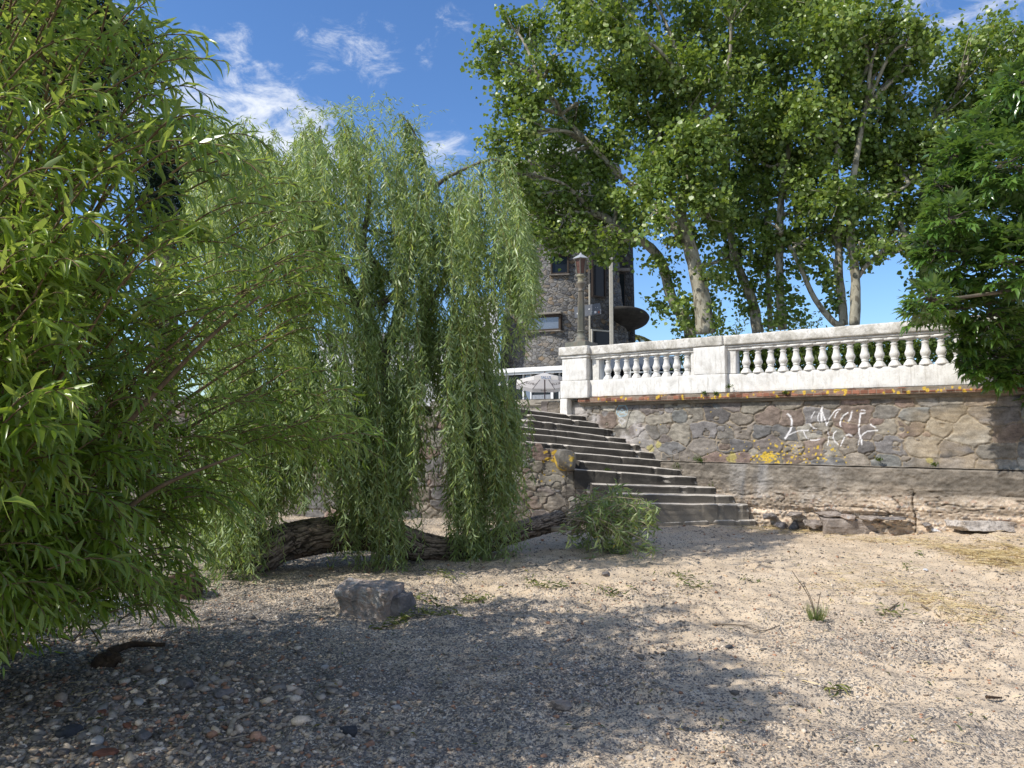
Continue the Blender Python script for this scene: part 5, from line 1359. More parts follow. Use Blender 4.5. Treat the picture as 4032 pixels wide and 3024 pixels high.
# ------------------------------------------------------------------ weeping willow
WIL = leaf_mat('willow_leaf', [(0, (.14, .22, .07)), (.45, (.27, .37, .13)), (.85, (.42, .50, .21)), (.97, (.46, .50, .25)), (1, (.55, .44, .08))], (.34, .42, .25), trans=.42, gloss=.5, rough=.36)
WBK = bark_mat('willow_bark', [(.30, (.035, .026, .02)), (.46, (.12, .09, .068)), (.60, (.25, .195, .15)), (.75, (.36, .29, .23))], (1, 1, 1), .03)
wl_ = thing('weeping_willow', 'large weeping willow with long hanging leafy curtains and bare crooked limbs', 'tree', ground_pt(1350, 2235))
def V9(x, y, Y): return P(900 + x / .8292, 400 + y / .8292, Y)
mb = MB()
limbs = [
 ([(560, 1330, 9.6), (545, 1150, 9.9), (525, 1000, 10.1), (500, 860, 10.2), (475, 760, 10.2), (430, 670, 10.2), (400, 610, 10.2), (350, 540, 10.1)], .14, .06),
 ([(400, 615, 10.2), (330, 480, 10), (260, 370, 9.9), (200, 260, 9.8), (120, 205, 9.7), (30, 130, 9.6), (0, 110, 9.6)], .062, .02),
 ([(500, 860, 10.2), (545, 740, 10.2), (560, 640, 10.2), (545, 590, 10.2), (485, 540, 10.1), (440, 460, 10), (455, 360, 10), (460, 250, 10), (440, 140, 9.9)], .09, .015),
 ([(640, 700, 9.9), (645, 640, 9.9), (633, 580, 9.9)], .055, .04),
 ([(545, 740, 10.1), (600, 760, 9.9), (650, 730, 9.9), (640, 690, 9.9)], .07, .05),
 ([(345, 660, 9.7), (400, 655, 9.6), (490, 660, 9.7), (550, 620, 9.9)], .02, .05),
 ([(430, 660, 10.2), (440, 600, 10.1), (465, 555, 10.0), (485, 540, 10.)], .05, .04),
 ([(560, 640, 10.2), (600, 480, 10), (640, 330, 9.9), (690, 265, 9.8), (760, 225, 9.8), (850, 190, 9.8), (900, 200, 9.8)], .045, .008),
 ([(600, 480, 10.), (660, 400, 9.9), (720, 370, 9.8), (800, 330, 9.8)], .035, .012),
 ([(640, 690, 9.9), (720, 560, 9.9), (800, 460, 9.8), (900, 405, 9.8), (980, 430, 9.8)], .04, .01),
 ([(600, 480, 10), (640, 380, 10), (640, 200, 10), (600, 90, 10), (560, 40, 10)], .02, .005),
 ([(440, 460, 10), (380, 400, 10), (300, 300, 10), (270, 180, 10), (300, 80, 10)], .04, .01),
 ([(345, 400, 9.7), (400, 405, 9.7), (480, 425, 9.7), (600, 430, 9.7), (660, 400, 9.7)], .012, .02),
 ([(460, 250, 10), (400, 160, 10), (380, 60, 10)], .02, .008)]
tips = []
for pts, ra, rb in limbs:
    w_ = [V9(*p) for p in pts]; n = 6 * len(w_); sp3 = spline(w_, n); mb.tube(sp3, np.linspace(ra, rb, n), 9, nz=.22, seed=ra * 50); tips.append(sp3)
mb.build('limbs', bark_mat('willow_limb_bark', [(.3, (.07, .06, .05)), (.55, (.17, .145, .12)), (.75, (.30, .26, .22))], (3, 3, 1.2), .012), wl_, True)
mb = MB(); e_ = [V9(633, 580, 9.88), V9(637, 560, 9.86)]; mb.tube(e_, [.045, .02], 7); mb.tube([V9(648, 650, 9.83), V9(640, 600, 9.82)], [.03, .02], 7); mb.build('torn_wood', rough_mat('fresh_wood', [(.3, (.42, .24, .12)), (.7, (.60, .38, .22))]), wl_)

# the long trunk lying along the sand: lobes (left arm and right arm)
lt = [(930, 2235, 8.6, .20), (1010, 2200, 8.75, .235), (1080, 2155, 8.85, .235), (1150, 2130, 9.0, .24), (1280, 2108, 9.1, .235), (1420, 2100, 9.3, .23), (1540, 2120, 9.4, .22), (1640, 2150, 9.5, .20), (1760, 2165, 9.6, .165), (1880, 2148, 9.75, .145), (2000, 2105, 9.95, .14), (2120, 2070, 10.15, .14), (2215, 2046, 10.3, .135)]
cv = spline([np.append(P(a, b, c_), r_ * 10) for a, b, c_, r_ in lt], 430)
n = len(cv); NSD = 150
T_ = unit(np.gradient(cv[:, :3], axis=0)); u_ = np.array([0, 0, -1.]); FR = []
for i in range(n):
    u_ = unit(u_ - T_[i] * np.dot(u_, T_[i])); FR.append((u_, np.cross(T_[i], u_)))
FU = np.array([f_[0] for f_ in FR])[:, None]; FW = np.array([f_[1] for f_ in FR])[:, None]
A_, I_ = np.meshgrid(np.linspace(0, 2 * math.pi, NSD), np.arange(n))
arc = np.concatenate([[0], np.cumsum(np.linalg.norm(np.diff(cv[:, :3], axis=0), axis=1))])[I_]
wob = 2.2 * fbm(arc * 3, A_ * 1.5, 5, 3)
r1 = 1 - np.abs(fbm(A_ * 5.5 + wob, arc * 5.0, 41, 3) * 2 - 1) * 4.0; r1 = np.clip(r1, 0, 1)
r2 = 1 - np.abs(fbm(A_ * 13 + wob * 2, arc * 16, 47, 2) * 2 - 1) * 3.2; r2 = np.clip(r2, 0, 1)
fur = np.maximum(r1, .6 * r2)
lump = fbm(A_ * .9, arc * 1.3, 9, 2) - .5
rad_ = cv[:, 3][I_] / 10 * .93 * (1 + .16 * lump) - .030 * fur + .012 * (fbm(A_ * 22, arc * 30, 3, 2) - .5)
PV = cv[:, None, :3] + rad_[..., None] * (np.cos(A_)[..., None] * FU + np.sin(A_)[..., None] * FW)
bc_ = np.array([.33, .265, .21]) * (.6 + .8 * fbm(A_ * 8, arc * 9, 15))[..., None]
bc_ = bc_ * (1 - .82 * ss(.1, .75, fur))[..., None]
bc_ = bc_ * (1 - .55 * ss(1.9, .6, np.minimum(A_, 6.283 - A_)) * 1)[..., None] + np.array([.10, .055, .03]) * (.5 * ss(1.7, .6, np.minimum(A_, 6.283 - A_)) * ss(.45, .6, fbm(A_ * 3, arc * 4, 90)))[..., None]  # underside darkened in the colour for shade below the trunk, plus brown patches
grid_obj('trunk', PV[:, ::-1], bc_[:, ::-1], attr_mat('willow_trunk_bark', .95, 50, .006), wl_)
mb = MB(); e_ = cv[-1, :3] + T_[-1] * .004; a_ = unit(np.cross(T_[-1], [0, 0, 1.])); b_ = np.cross(a_, T_[-1])
mb.add([e_] + [e_ + .128 * (math.cos(t_) * a_ + math.sin(t_) * b_) for t_ in np.linspace(0, 6.283, 20, endpoint=False)], [(0, 1 + k, 1 + (k + 1) % 20) for k in range(20)])
mb.build('sawn_end', rough_mat('sawn_wood', [(.3, (.36, .21, .12)), (.7, (.55, .36, .23))], sc=9), wl_)

def top_y(x): return np.interp(x, [-120, -40, 0, 60, 100, 150, 200, 235, 290, 400, 480, 530, 580, 620, 660, 700, 740, 790, 830, 880, 915, 945, 965, 1000, 1020], [30, 50, 70, 55, 110, 100, 150, 70, 45, 15, 15, 30, 70, 110, 170, 230, 225, 215, 200, 185, 205, 280, 390, 425, 470])
def bot_y(x): return np.interp(x, [-120, 0, 60, 130, 160, 320, 345, 400, 440, 490, 530, 550, 620, 640, 655, 700, 722, 742, 795, 812, 840, 885, 900, 940, 950], [1620, 1600, 1570, 1530, 1350, 1310, 1420, 1530, 1430, 1600, 1590, 1320, 1300, 1260, 1160, 1190, 1300, 1585, 1580, 1380, 1555, 1555, 1400, 1200, 1080])
def up_y(x): return np.interp(x, [820, 860, 885, 900, 940, 955, 965, 1010, 1020], [930, 900, 700, 780, 880, 740, 640, 610, 560])
SP, SD, SN, SL, SR_ = [], [], [], [], []
stems = MB()
def strand(a, length, lean=None, dens=1., sway=.05, base_rnd=.0, ll=.118):
    """one hanging shoot, a = start point; writes leaves"""
    if lean is None: lean = .06 + rs.normal() * .07
    n = max(6, int(length / .018 * dens)); t_ = np.linspace(0, 1, n)
    ph = rs.rand(2) * 6.28; az = rs.rand() * 6.28; fl = min(.16, length * .25) * rs.uniform(.3, 1)
    x = a[0] + np.cos(az) * fl * (1 - np.exp(-t_ * 5)) + sway * np.sin(t_ * 3.2 * length + ph[0]) * t_ + lean * t_ * length
    y = a[1] + np.sin(az) * fl * (1 - np.exp(-t_ * 5)) + sway * np.sin(t_ * 2.9 * length + ph[1]) * t_
    z = a[2] - length * t_ + .10 * np.exp(-t_ * 6) * (1 - np.exp(-t_ * 30))
    p = np.stack([x, y, z], -1)
    d = rdir(n) * [.95, .95, .5] + [lean * .6, 0, -.9]
    SP.append(p); SD.append(d); SN.append(rs.normal(size=(n, 3))); SL.append(ll * rs.uniform(.6, 1.2, n) * np.interp(t_, [0, .1, .8, 1], [.8, 1, 1, .6])); SR_.append(np.clip(base_rnd + rs.rand(n) * .8, 0, 1))
    SP[-1] = p + rdir(n) * np.abs(rs.normal(size=(n, 1))) * .035 * (rs.rand(n, 1) < .5)
    if rs.rand() < .5:
        k_ = np.linspace(0, n - 1, max(4, int(length * 4))).astype(int); stems.tube(p[k_], np.linspace(.004, .0018, len(k_)), 3, cap=False)
def px_to_len(x, y0, y1, Y): return (V9(x, y0, Y) - V9(x, y1, Y))[2]
# upper crown
wr_ = np.random.RandomState(11)
CX = wr_.uniform(-100, 1018, 210); CY = np.abs(wr_.normal(size=210)) * 1.15; CYd = wr_.normal(size=210)
count = 0
while count < 1050:
    ci = wr_.randint(210); x = CX[ci] + wr_.normal() * 26
    if 676 < x < 730 and wr_.rand() < .55: continue
    if 805 < x < 845 and wr_.rand() < .5: continue
    ty = top_y(x) + 20 * wr_.normal() + 22 * math.sin(x * .045) + 10
    y0 = ty + (CY[ci] * 200 + abs(wr_.normal()) * 45) * (1 if x < 900 else .45)
    if y0 > 900: continue
    Yw_ = (9.7 if x > 420 else 8.9) + CYd[ci] * .5 + wr_.normal() * .3
    ymax = up_y(x) if x > 830 else bot_y(x)
    ln = (wr_.gamma(2.6, 62) + 50) * (1 if x < 850 else 1.6)
    y1 = min(y0 + ln, ymax * wr_.uniform(.93, 1.0))
    if y1 - y0 < 40: continue
    if x > 870: y1 = min(y1, up_y(x))
    strand(V9(x, y0, Yw_), px_to_len(x, y0, y1, Yw_), base_rnd=.15 if y0 < 400 else .05); count += 1
for _ in range(230):
    x = wr_.uniform(-130, 260); y0 = top_y(x) + abs(wr_.normal()) * 120 + 12 * wr_.normal(); Yw_ = 9.0 + wr_.normal() * .6; l_ = wr_.gamma(2.6, 55) + 50
    strand(V9(x, y0, Yw_), px_to_len(x, y0, y0 + l_, Yw_), base_rnd=.2)
for sp3 in tips[:2] + tips[3:5] + tips[6:]:     # shoots hanging straight from the visible limbs
    m_ = len(sp3)
    for _ in range(34):
        q = sp3[wr_.randint(m_ // 2, m_)]; strand(q + wr_.normal(size=3) * .03, wr_.uniform(.25, 1.15), base_rnd=.2)
# middle mass and lower curtains
CX2 = wr_.uniform(-100, 935, 110); CD2 = wr_.normal(size=110)
count = 0
while count < 800:
    ci = wr_.randint(110); x = CX2[ci] + wr_.normal() * 17
    if x > 940: continue
    if 655 < x < 728 and wr_.rand() < .5: continue
    y0 = wr_.uniform(620, 1080) if x > 250 else wr_.uniform(600, 1200)
    if x > 840 and y0 < 850 + (x - 840) * 1.3: continue
    by = bot_y(x)
    y1 = by * wr_.uniform(.74, 1.0) if wr_.rand() < .5 else y0 + wr_.uniform(120, 420)
    y1 = min(y1, by); Yw_ = (9.3 if x > 420 else 8.7) + CD2[ci] * .4 + wr_.normal() * .25
    if y1 - y0 < 60: continue
    strand(V9(x, y0, Yw_), px_to_len(x, y0, y1, Yw_), dens=.95, sway=.03); count += 1
# heavy tassels reaching the ground
for cx_, w_, y0_, y1_, nn_, Yt_ in ((766, 24, 900, 1592, 44, 9.45), (862, 20, 880, 1562, 36, 9.6), (508, 28, 950, 1600, 40, 8.9), (400, 28, 1000, 1520, 34, 9.0), (450, 34, 900, 1440, 44, 9.2), (920, 14, 900, 1200, 34, 9.6), (565, 34, 850, 1310, 46, 9.6), (350, 18, 1300, 1500, 10, 9.0)):
    for _ in range(nn_):
        x = cx_ + wr_.normal() * w_ * .6; y0 = y0_ + wr_.rand() * 260; y1 = y1_ - abs(wr_.normal()) * 130
        strand(V9(x, y0, Yt_ + wr_.normal() * .12), px_to_len(x, y0, y1, Yt_), dens=.9, sway=.015)
# arching right shoulder of the lower curtain
for _ in range(46):
    y0 = wr_.uniform(700, 830); a0 = V9(wr_.uniform(660, 760), y0, 9.6 + wr_.normal() * .2); e0 = V9(wr_.uniform(850, 945), wr_.uniform(960, 1160), 9.5 + wr_.normal() * .15)
    cvv = spline([a0, (a0 + e0) / 2 + [0.12, 0, .38], e0], 70)
    SP.append(cvv); T2 = unit(np.gradient(cvv, axis=0)); SD.append(T2 * .8 + rdir(70) * .5 + [0, 0, -.45]); SN.append(rdir(70)); SL.append(np.full(70, .085)); SR_.append(np.clip(.2 + rs.rand(70) * .7, 0, 1))
    strand(e0, wr_.uniform(.3, .8), dens=1.)
# little upright tufts along the skyline
for _ in range(90):
    x = wr_.uniform(-60, 960); a0 = V9(x, top_y(x) + 25, 10 + wr_.normal() * .4); n_ = 14; hh = wr_.uniform(.12, .4)
    lx = wr_.normal() * .25
    cvv = a0 + np.linspace(0, 1, n_)[:, None] * np.array([lx, 0, hh]) + np.array([0, 0, -.1]) * (np.linspace(0, 1, n_)[:, None] ** 3)
    SP.append(cvv); SD.append(rdir(n_) * .8 + [lx * 2, 0, .1]); SN.append(rdir(n_)); SL.append(np.full(n_, .08)); SR_.append(np.clip(.3 + rs.rand(n_) * .6, 0, 1))
for _ in range(150):          # low sprays trailing over the left end of the trunk
    x = wr_.uniform(-190, 110); y0 = wr_.uniform(1150, 1400); Yt_ = 8.4 + wr_.normal() * .35; l_ = wr_.uniform(90, 260)
    strand(V9(x, y0, Yt_), px_to_len(x, y0, min(1580, y0 + l_), Yt_), lean=wr_.normal() * .25, dens=.9)
SP = np.concatenate(SP); SL = np.concatenate(SL)
gz = H(SP[:, 0], SP[:, 1]) + .03; SP[:, 2] = np.maximum(SP[:, 2], gz)
leaf_mesh('foliage', SP, np.concatenate(SD), np.concatenate(SN), SL, SL * .155, WIL, wl_, 'thin', np.concatenate(SR_))
stems.build('shoots', rough_mat('willow_shoot', [(.3, (.14, .12, .04)), (.7, (.26, .22, .08))]), wl_)
nw = len(SP)

# fallen leafy branch lying beside the sawn end
fb = thing('fallen_branch', 'broken leafy willow branch lying in front of the lowest steps beside the sawn trunk', 'branch', ground_pt(2420, 2180))
mb = MB(); base_ = P(2200, 2085, 10.1)
mb.tube(spline([P(2170, 2085, 10.1), P(2260, 2070, 10.1), P(2330, 2030, 10.1), P(2400, 1985, 10.2)], 16), np.linspace(.035, .018, 16), 8, nz=.25)
mb.tube(spline([P(2290, 2055, 10.1), P(2400, 2060, 10.), P(2500, 2080, 9.9)], 10), np.linspace(.02, .006, 10), 6)
FP, FD, FL = [], [], []
for k in range(120):
    a0 = P(rs.uniform(2210, 2420), rs.uniform(2010, 2110), 10.1 + rs.normal() * .2)
    tx = rs.normal(2440, 95); ty = min(2175, rs.normal(2060, 75)); 
    tx = np.clip(tx, 2185, 2570); ty = max(ty, 1890 + abs(tx - 2400) * .55)
    e0 = P(tx, ty, 10 + rs.normal() * .35); 
    cvv = spline([a0, (a0 + e0) / 2 + [0, 0, .12], e0, e0 + [.04 * rs.normal(), 0, -.12]], 26)
    cvv[:, 2] = np.maximum(cvv[:, 2], H(cvv[:, 0], cvv[:, 1]) + .02)
    mb.tube(cvv[::5], np.linspace(.006, .002, len(cvv[::5])), 4, cap=False)
    FP.append(cvv[6:]); T2 = unit(np.gradient(cvv, axis=0))[6:]; FD.append(T2 * .5 + rdir(20) * .75 + [0, 0, -.1]); FL.append(rs.uniform(.09, .15, 20))
mb.build('limbs', SILV, fb, True)
FP = np.concatenate(FP); FL = np.concatenate(FL)
leaf_mesh('foliage', FP, np.concatenate(FD), rdir(len(FP)), FL, FL * .17, WIL, fb, 'thin')
# shed leafy sprigs on the sand
SPR = leaf_mat('sprig_leaf', [(0, (.07, .10, .03)), (.6, (.15, .19, .05)), (1, (.32, .31, .12))], trans=.3)
def sprig(px0, py0, px1, py1, n, wd, label):
    a0 = ground_pt(px0, py0); e0 = ground_pt(px1, py1); o = thing('fallen_sprig', label, 'sprig', (a0 + e0) / 2, group='leafy sprigs shed on the sand')
    t_ = rs.rand(n, 1); p = a0 + (e0 - a0) * t_ + rs.normal(size=(n, 3)) * [wd, wd, 0]; p[:, 2] = Hd(p[:, 0], p[:, 1]) + .012 + rs.rand(n) * .05
    leaf_mesh('leaves', p, rdir(n) * [1, 1, .25] + unit(e0 - a0) * .6, rs.normal(size=(n, 3)) * .4 + [0, 0, 1], rs.uniform(.05, .10, n), np.full(n, .014), SPR, o, 'thin')
    mb = MB(); q = np.array([a0 + (e0 - a0) * k for k in np.linspace(0, 1, 7)]); q[:, 2] = Hd(q[:, 0], q[:, 1]) + .02; mb.tube(q, np.linspace(.005, .002, 7), 5); mb.build('stem', TWIG, o)
sprig(1470, 2490, 1790, 2420, 150, .05, 'longest pale green sprig lying against the granite block')
sprig(1820, 2370, 1920, 2372, 60, .06, 'shaded sprig on the sand right of the granite block')
sprig(1700, 2265, 1780, 2290, 50, .06, 'shaded sprig under the left ground-touching willow tassel')
sprig(2060, 2270, 2140, 2320, 45, .06, 'dark sprig on the sand below the sawn trunk end')
sprig(2140, 2320, 2220, 2325, 40, .06, 'wilted sprig just right of the dark one below the sawn end')
sprig(2370, 2325, 2450, 2340, 36, .07, 'sunlit yellow-green sprig nearest the centre of the sand')
sprig(2625, 2270, 2680, 2290, 30, .06, 'small green sprig at the left end of the sunlit scatter')
sprig(2690, 2310, 2800, 2320, 40, .07, 'thin yellow sprig in the sunlit scatter behind the grass tuft')
sprig(2930, 2290, 2990, 2300, 26, .03, 'green sprig in the sand left of the grass tuft')
sprig(3560, 2225, 3580, 2250, 16, .02, 'single green leaf cluster standing in the sand on the right')
sprig(3600, 2183, 3625, 2188, 14, .02, 'dark green curled leaf cluster near the straw on the right')
sprig(3460, 2425, 3560, 2428, 30, .04, 'green stalks mixed in the end of the straw drift')
sprig(3245, 2715, 3330, 2730, 12, .015, 'pale green broad leaf lying in the lower right sand')
sprig(1620, 2360, 1700, 2380, 30, .04, 'few green leaves behind the granite block')

# ------------------------------------------------------------------ foreground willow shrub (left)
FGL = leaf_mat('shrub_leaf', [(0, (.12, .20, .02)), (.45, (.20, .30, .035)), (.85, (.29, .38, .06)), (1, (.42, .43, .09))], (.36, .44, .22), trans=.38, gloss=.6, rough=.30)
FGS = rough_mat('shrub_stem', [(.3, (.12, .075, .04)), (.7, (.27, .19, .11))], sc=12)
shr = thing('willow_shrub', 'bushy narrow-leaved young willow filling the left side close to the camera', 'shrub', (-3.6, 4.6, 0))
poly = np.array([(-420, -420), (120, -420), (230, -200), (330, 10), (400, 95), (420, 180), (450, 250), (520, 310), (610, 350), (650, 420), (710, 540), (745, 640), (720, 770), (800, 915), (730, 960), (620, 960), (560, 1050), (480, 1090), (450, 1140), (440, 1215), (400, 1290), (300, 1275), (200, 1275), (120, 1335), (0, 1365), (-200, 1420), (-420, 1500)], float)
def inside(x, y, pl):
    r = np.zeros(x.shape, bool); j = len(pl) - 1
    for i in range(len(pl)):
        xi, yi = pl[i]; xj, yj = pl[j]
        r ^= ((yi > y) != (yj > y)) & (x < (xj - xi) * (y - yi) / (yj - yi + 1e-9) + xi); j = i
    return r
LPs, LDs, LNs, LLs, LRs = [], [], [], [], []
stems = MB(); root = np.array([-3.4, 4.5, .05])
cands = []
sr = np.random.RandomState(21)
while len(cands) < 1900:
    x = sr.uniform(-420, 800, 400); y = sr.uniform(-420, 1450, 400); m_ = inside(x, y, poly)
    x, y = x[m_], y[m_]
    for a, b in zip(x, y):
        # thinner towards the right fringe
        fr_ = np.clip((a - 330) / 200., 0, 1)
        if sr.rand() < fr_ * .72: continue
        if a < -30 and sr.rand() < .45: continue
        if b < 420 and sr.rand() < .62: continue
        if b < 900 and sr.rand() < .2: continue
        if b < 520 and a > 260 and sr.rand() < .45: continue
        cands.append((a, b))
cands = cands[:1900]
edge = poly[2:21]
for _ in range(95):
    j_ = sr.randint(0, len(edge) - 1); f_ = sr.rand(); e_ = edge[j_] * (1 - f_) + edge[j_ + 1] * f_
    cands.append((e_[0] + abs(sr.normal()) * 32 * (1 if e_[1] < 1000 else .3), e_[1] + (sr.normal() * 26 - 14 if e_[1] < 1000 else abs(sr.normal()) * 18)))
for k, (a, b) in enumerate(cands):
    Ys_ = sr.uniform(2.8, 4.6) if b < 1000 else sr.uniform(3.6, 5.4)
    if 300 < a and b < 500: Ys_ = sr.uniform(2.9, 4.2)
    elif a > 380: Ys_ = sr.uniform(4.6, 6.4)
    elif a > 200 and b > 500: Ys_ = sr.uniform(3.9, 6.0)
    if a > 620: Ys_ = sr.uniform(5, 6)
    tip = Q(a, b, Ys_)
    if tip[2] < .15: tip[2] = .15
    # shoots fan out from the crown of the shrub
    mid_axis = np.array([root[0] - .2, Ys_ * .4 + root[1] * .6, np.clip(tip[2] * .62, .3, 3.2)])
    dr = unit(tip - mid_axis + sr.normal(size=3) * .35)
    dr[2] = dr[2] * .6 + (.35 if tip[2] > 1.6 else -.05)
    if a > 450 : dr = unit(dr + [.9, 0, -.05])
    dr = unit(dr); ln = sr.uniform(.35, .62)
    p0 = tip - dr * ln; n_ = int(ln / .023)
    droop_ = sr.uniform(.04, .24)
    t_ = np.linspace(0, 1, n_)[:, None]
    cvv = p0 + dr * ln * t_ + np.array([0, 0, -1.]) * droop_ * t_ ** 2.2 + np.array([0, 0, .05]) * np.sin(t_ * 3)
    T2 = unit(np.gradient(cvv, axis=0)); az = np.arange(n_) * 2.4 + sr.rand() * 6
    s1 = unit(np.cross(T2, [0, 0, 1.])); s2 = np.cross(s1, T2)
    out = s1 * np.cos(az)[:, None] + s2 * np.sin(az)[:, None]
    ang = np.interp(t_[:, 0], [0, 1], [1.05, .45])[:, None] * sr.uniform(.8, 1.15)
    ld = T2 * np.cos(ang) + out * np.sin(ang) + [0, 0, -.28]
    LPs.append(cvv); LDs.append(ld); LNs.append(np.cross(ld, np.cross(T2, ld)) * .6 + [0, -.1, .8] + sr.normal(size=(n_, 3)) * .35)
    LLs.append(sr.uniform(.085, .15, n_) * np.interp(t_[:, 0], [0, .15, .75, 1], [.75, 1, 1, .5])); LRs.append(np.clip(sr.rand() * .3 + sr.rand(n_) * .6 + .12 * t_[:, 0], 0, 1))
    stems.tube(cvv[::max(1, n_ // 6)], np.linspace(.005, .0018, len(cvv[::max(1, n_ // 6)])), 5, cap=False)
    if k % 22 == 0:
        # feeder branch back to the root
        m1 = (p0 * .55 + root * .45) + [0, 0, .25]; cb = spline([root + sr.normal(size=3) * [.12, .12, 0], m1, p0], 14)
        stems.tube(cb, np.linspace(.022, .006, 14), 6, nz=.1)
for pp in ([(-60, 1300, 4.3), (20, 700, 4.0), (60, 560, 3.9), (110, 480, 3.8), (200, 330, 3.7), (250, 200, 3.7)], [(-50, 1250, 4.1), (60, 750, 3.9), (130, 600, 3.9), (230, 420, 4), (330, 300, 4.1)], [(-100, 1000, 4), (60, 420, 3.8), (95, 260, 3.8), (90, 60, 3.8)],
           [(-80, 1350, 4.4), (200, 1000, 4.4), (420, 760, 4.6), (560, 640, 4.8)], [(-80, 1380, 4.3), (180, 1180, 4.3), (330, 1060, 4.4), (520, 980, 4.7)]):
    w_ = [Q(*p) for p in pp]; stems.tube(spline(w_, 30), np.linspace(.026, .007, 30), 8, nz=.15)
# unseen leaf clumps added left of the frame to shade the shrub's foot and shingle
for _ in range(600):
    if _ < 90: cx = sr.uniform(-10.5, -4.6); cy = sr.uniform(-1.5, 5.0); cz = .4 + 4.6 * sr.rand() ** .8
    else:
        cy = sr.uniform(.2, 5.6); cx = sr.uniform(-7.0, -2.4); cz = sr.uniform(.6, 4.6)
        if cx > -.72 * max(cy, 0) - .9 or cz > 1.5 + 1.0 * (-2.1 - cx): continue
    if cz > 6.6 - .35 * abs(cx + 8): continue
    n_ = 42; r_ = sr.uniform(.22, .5)
    LPs.append(np.array([cx, cy, cz]) + sr.normal(size=(n_, 3)) * r_); LDs.append(sr.normal(size=(n_, 3)) + [.5, 0, -.3]); LNs.append(sr.normal(size=(n_, 3)) + [0, 0, .6])
    LLs.append(sr.uniform(.12, .19, n_)); LRs.append(sr.rand(n_))
    if _ % 8 == 0: stems.tube(spline([(-8, 4.8, 0), (cx * .5 - 4, cy * .5 + 2.4, cz * .6), (cx, cy, cz)], 10), np.linspace(.06, .01, 10), 6)
stems.build('stems', FGS, shr, True)
LPs = np.concatenate(LPs); LLs = np.concatenate(LLs)
LPs[:, 2] = np.maximum(LPs[:, 2], .03)
leaf_mesh('foliage', LPs, np.concatenate(LDs), np.concatenate(LNs), LLs, LLs * .20, FGL, shr, 'lance', np.concatenate(LRs))
nf_ = len(LPs)

# ------------------------------------------------------------------ glossy broadleaf tree (right)
RGT = leaf_mat('glossy_leaf', [(0, (.055, .125, .024)), (.5, (.10, .195, .036)), (.9, (.155, .265, .055)), (1, (.24, .34, .10))], (.13, .20, .08), trans=.33, gloss=.8, rough=.25)
rt = thing('broadleaf_tree', 'dense glossy green tree with pointed leaflets reaching in from the right over the balustrade', 'tree', (9.2, 9.6, .2))
rb_ = [(2170, 230, 62), (2205, 180, 45), (2120, 300, 62), (2060, 335, 42), (2180, 350, 80), (2085, 400, 62), (2035, 400, 32), (2130, 480, 88), (2050, 470, 50), (2020, 540, 42), (2190, 560, 85), (2080, 570, 62), (2000, 520, 26), (2010, 650, 42), (1985, 680, 30), (2060, 650, 55), (2130, 680, 70), (2190, 720, 60), (2090, 730, 42), (2140, 770, 40), (2105, 795, 22), (2190, 800, 34), (2085, 770, 18), (2150, 815, 22),
       (2260, 300, 90), (2290, 480, 110), (2280, 640, 100), (2300, 780, 80), (2250, 220, 60), (2400, 400, 130), (2400, 600, 130), (2260, 840, 50), (2350, 850, 60)]
P_, D_, N_, L_, RN = [], [], [], [], []; tw_ = MB()
for (dx, dy, r) in rb_:
    Yb = 9.3 + rs.uniform(-.5, .5) if dy < 700 else 9.95; c_ = Q(dx, dy, Yb); rw_ = r * 1.8228 / F * Yb
    for _ in range(int(24 + 720 * rw_ ** 2)):
        dr = rdir(1)[0]; q = c_ + dr * rw_ * rs.uniform(.25, 1.) ** .5
        m_ = rs.randint(4, 8)
        fa = unit(dr * .9 + [-.15, -.2, .15] + rs.normal(size=3) * .35)
        sd = unit(np.cross(fa, [0, 0, 1.])); un = unit(np.cross(sd, fa))
        an = np.linspace(-1.35, 1.35, m_)[:, None]
        d_ = fa * np.cos(an) + sd * np.sin(an) + un * rs.normal(size=(m_, 1)) * .15 + [0, 0, -.12]
        P_.append(np.tile(q, (m_, 1)) + fa * (1 - np.abs(an)) * .03); D_.append(d_); N_.append(np.tile(un, (m_, 1)) + rs.normal(size=(m_, 3)) * .22)
        L_.append(rs.uniform(.11, .20, m_) * (1 - .15 * np.abs(an[:, 0]))); RN.append(np.clip(rs.rand() * .5 + rs.rand(m_) * .5, 0, 1))
    tw_.tube(spline([(9.2, 9.6, 3.0), (c_ + [9.2, 9.6, 3.]) / 2 + [0, 0, .3], c_], 10), np.linspace(.06, .015, 10), 6)
    for _ in range(6): e_ = c_ + rdir(1)[0] * rw_ * .8; tw_.tube([c_, (c_ + e_) / 2 + rs.normal(size=3) * .05, e_], [.012, .008, .004], 4)
P_ = np.concatenate(P_); L_ = np.concatenate(L_)
leaf_mesh('crown', P_, np.concatenate(D_), np.concatenate(N_), L_, L_ * .34, RGT, rt, 'thin', np.concatenate(RN))
tw_.build('limbs', DBR, rt, True)
mb = MB(); mb.tube(spline([(9.3, 9.6, -.1), (9.2, 9.6, 1.5), (9.2, 9.6, 3.2), (9.0, 9.5, 5)], 14), np.linspace(.2, .1, 14), 12, nz=.15); mb.build('trunk', DBR, rt, True)
print('leaves willow', nw, 'shrub', nf_, 'right', len(P_))

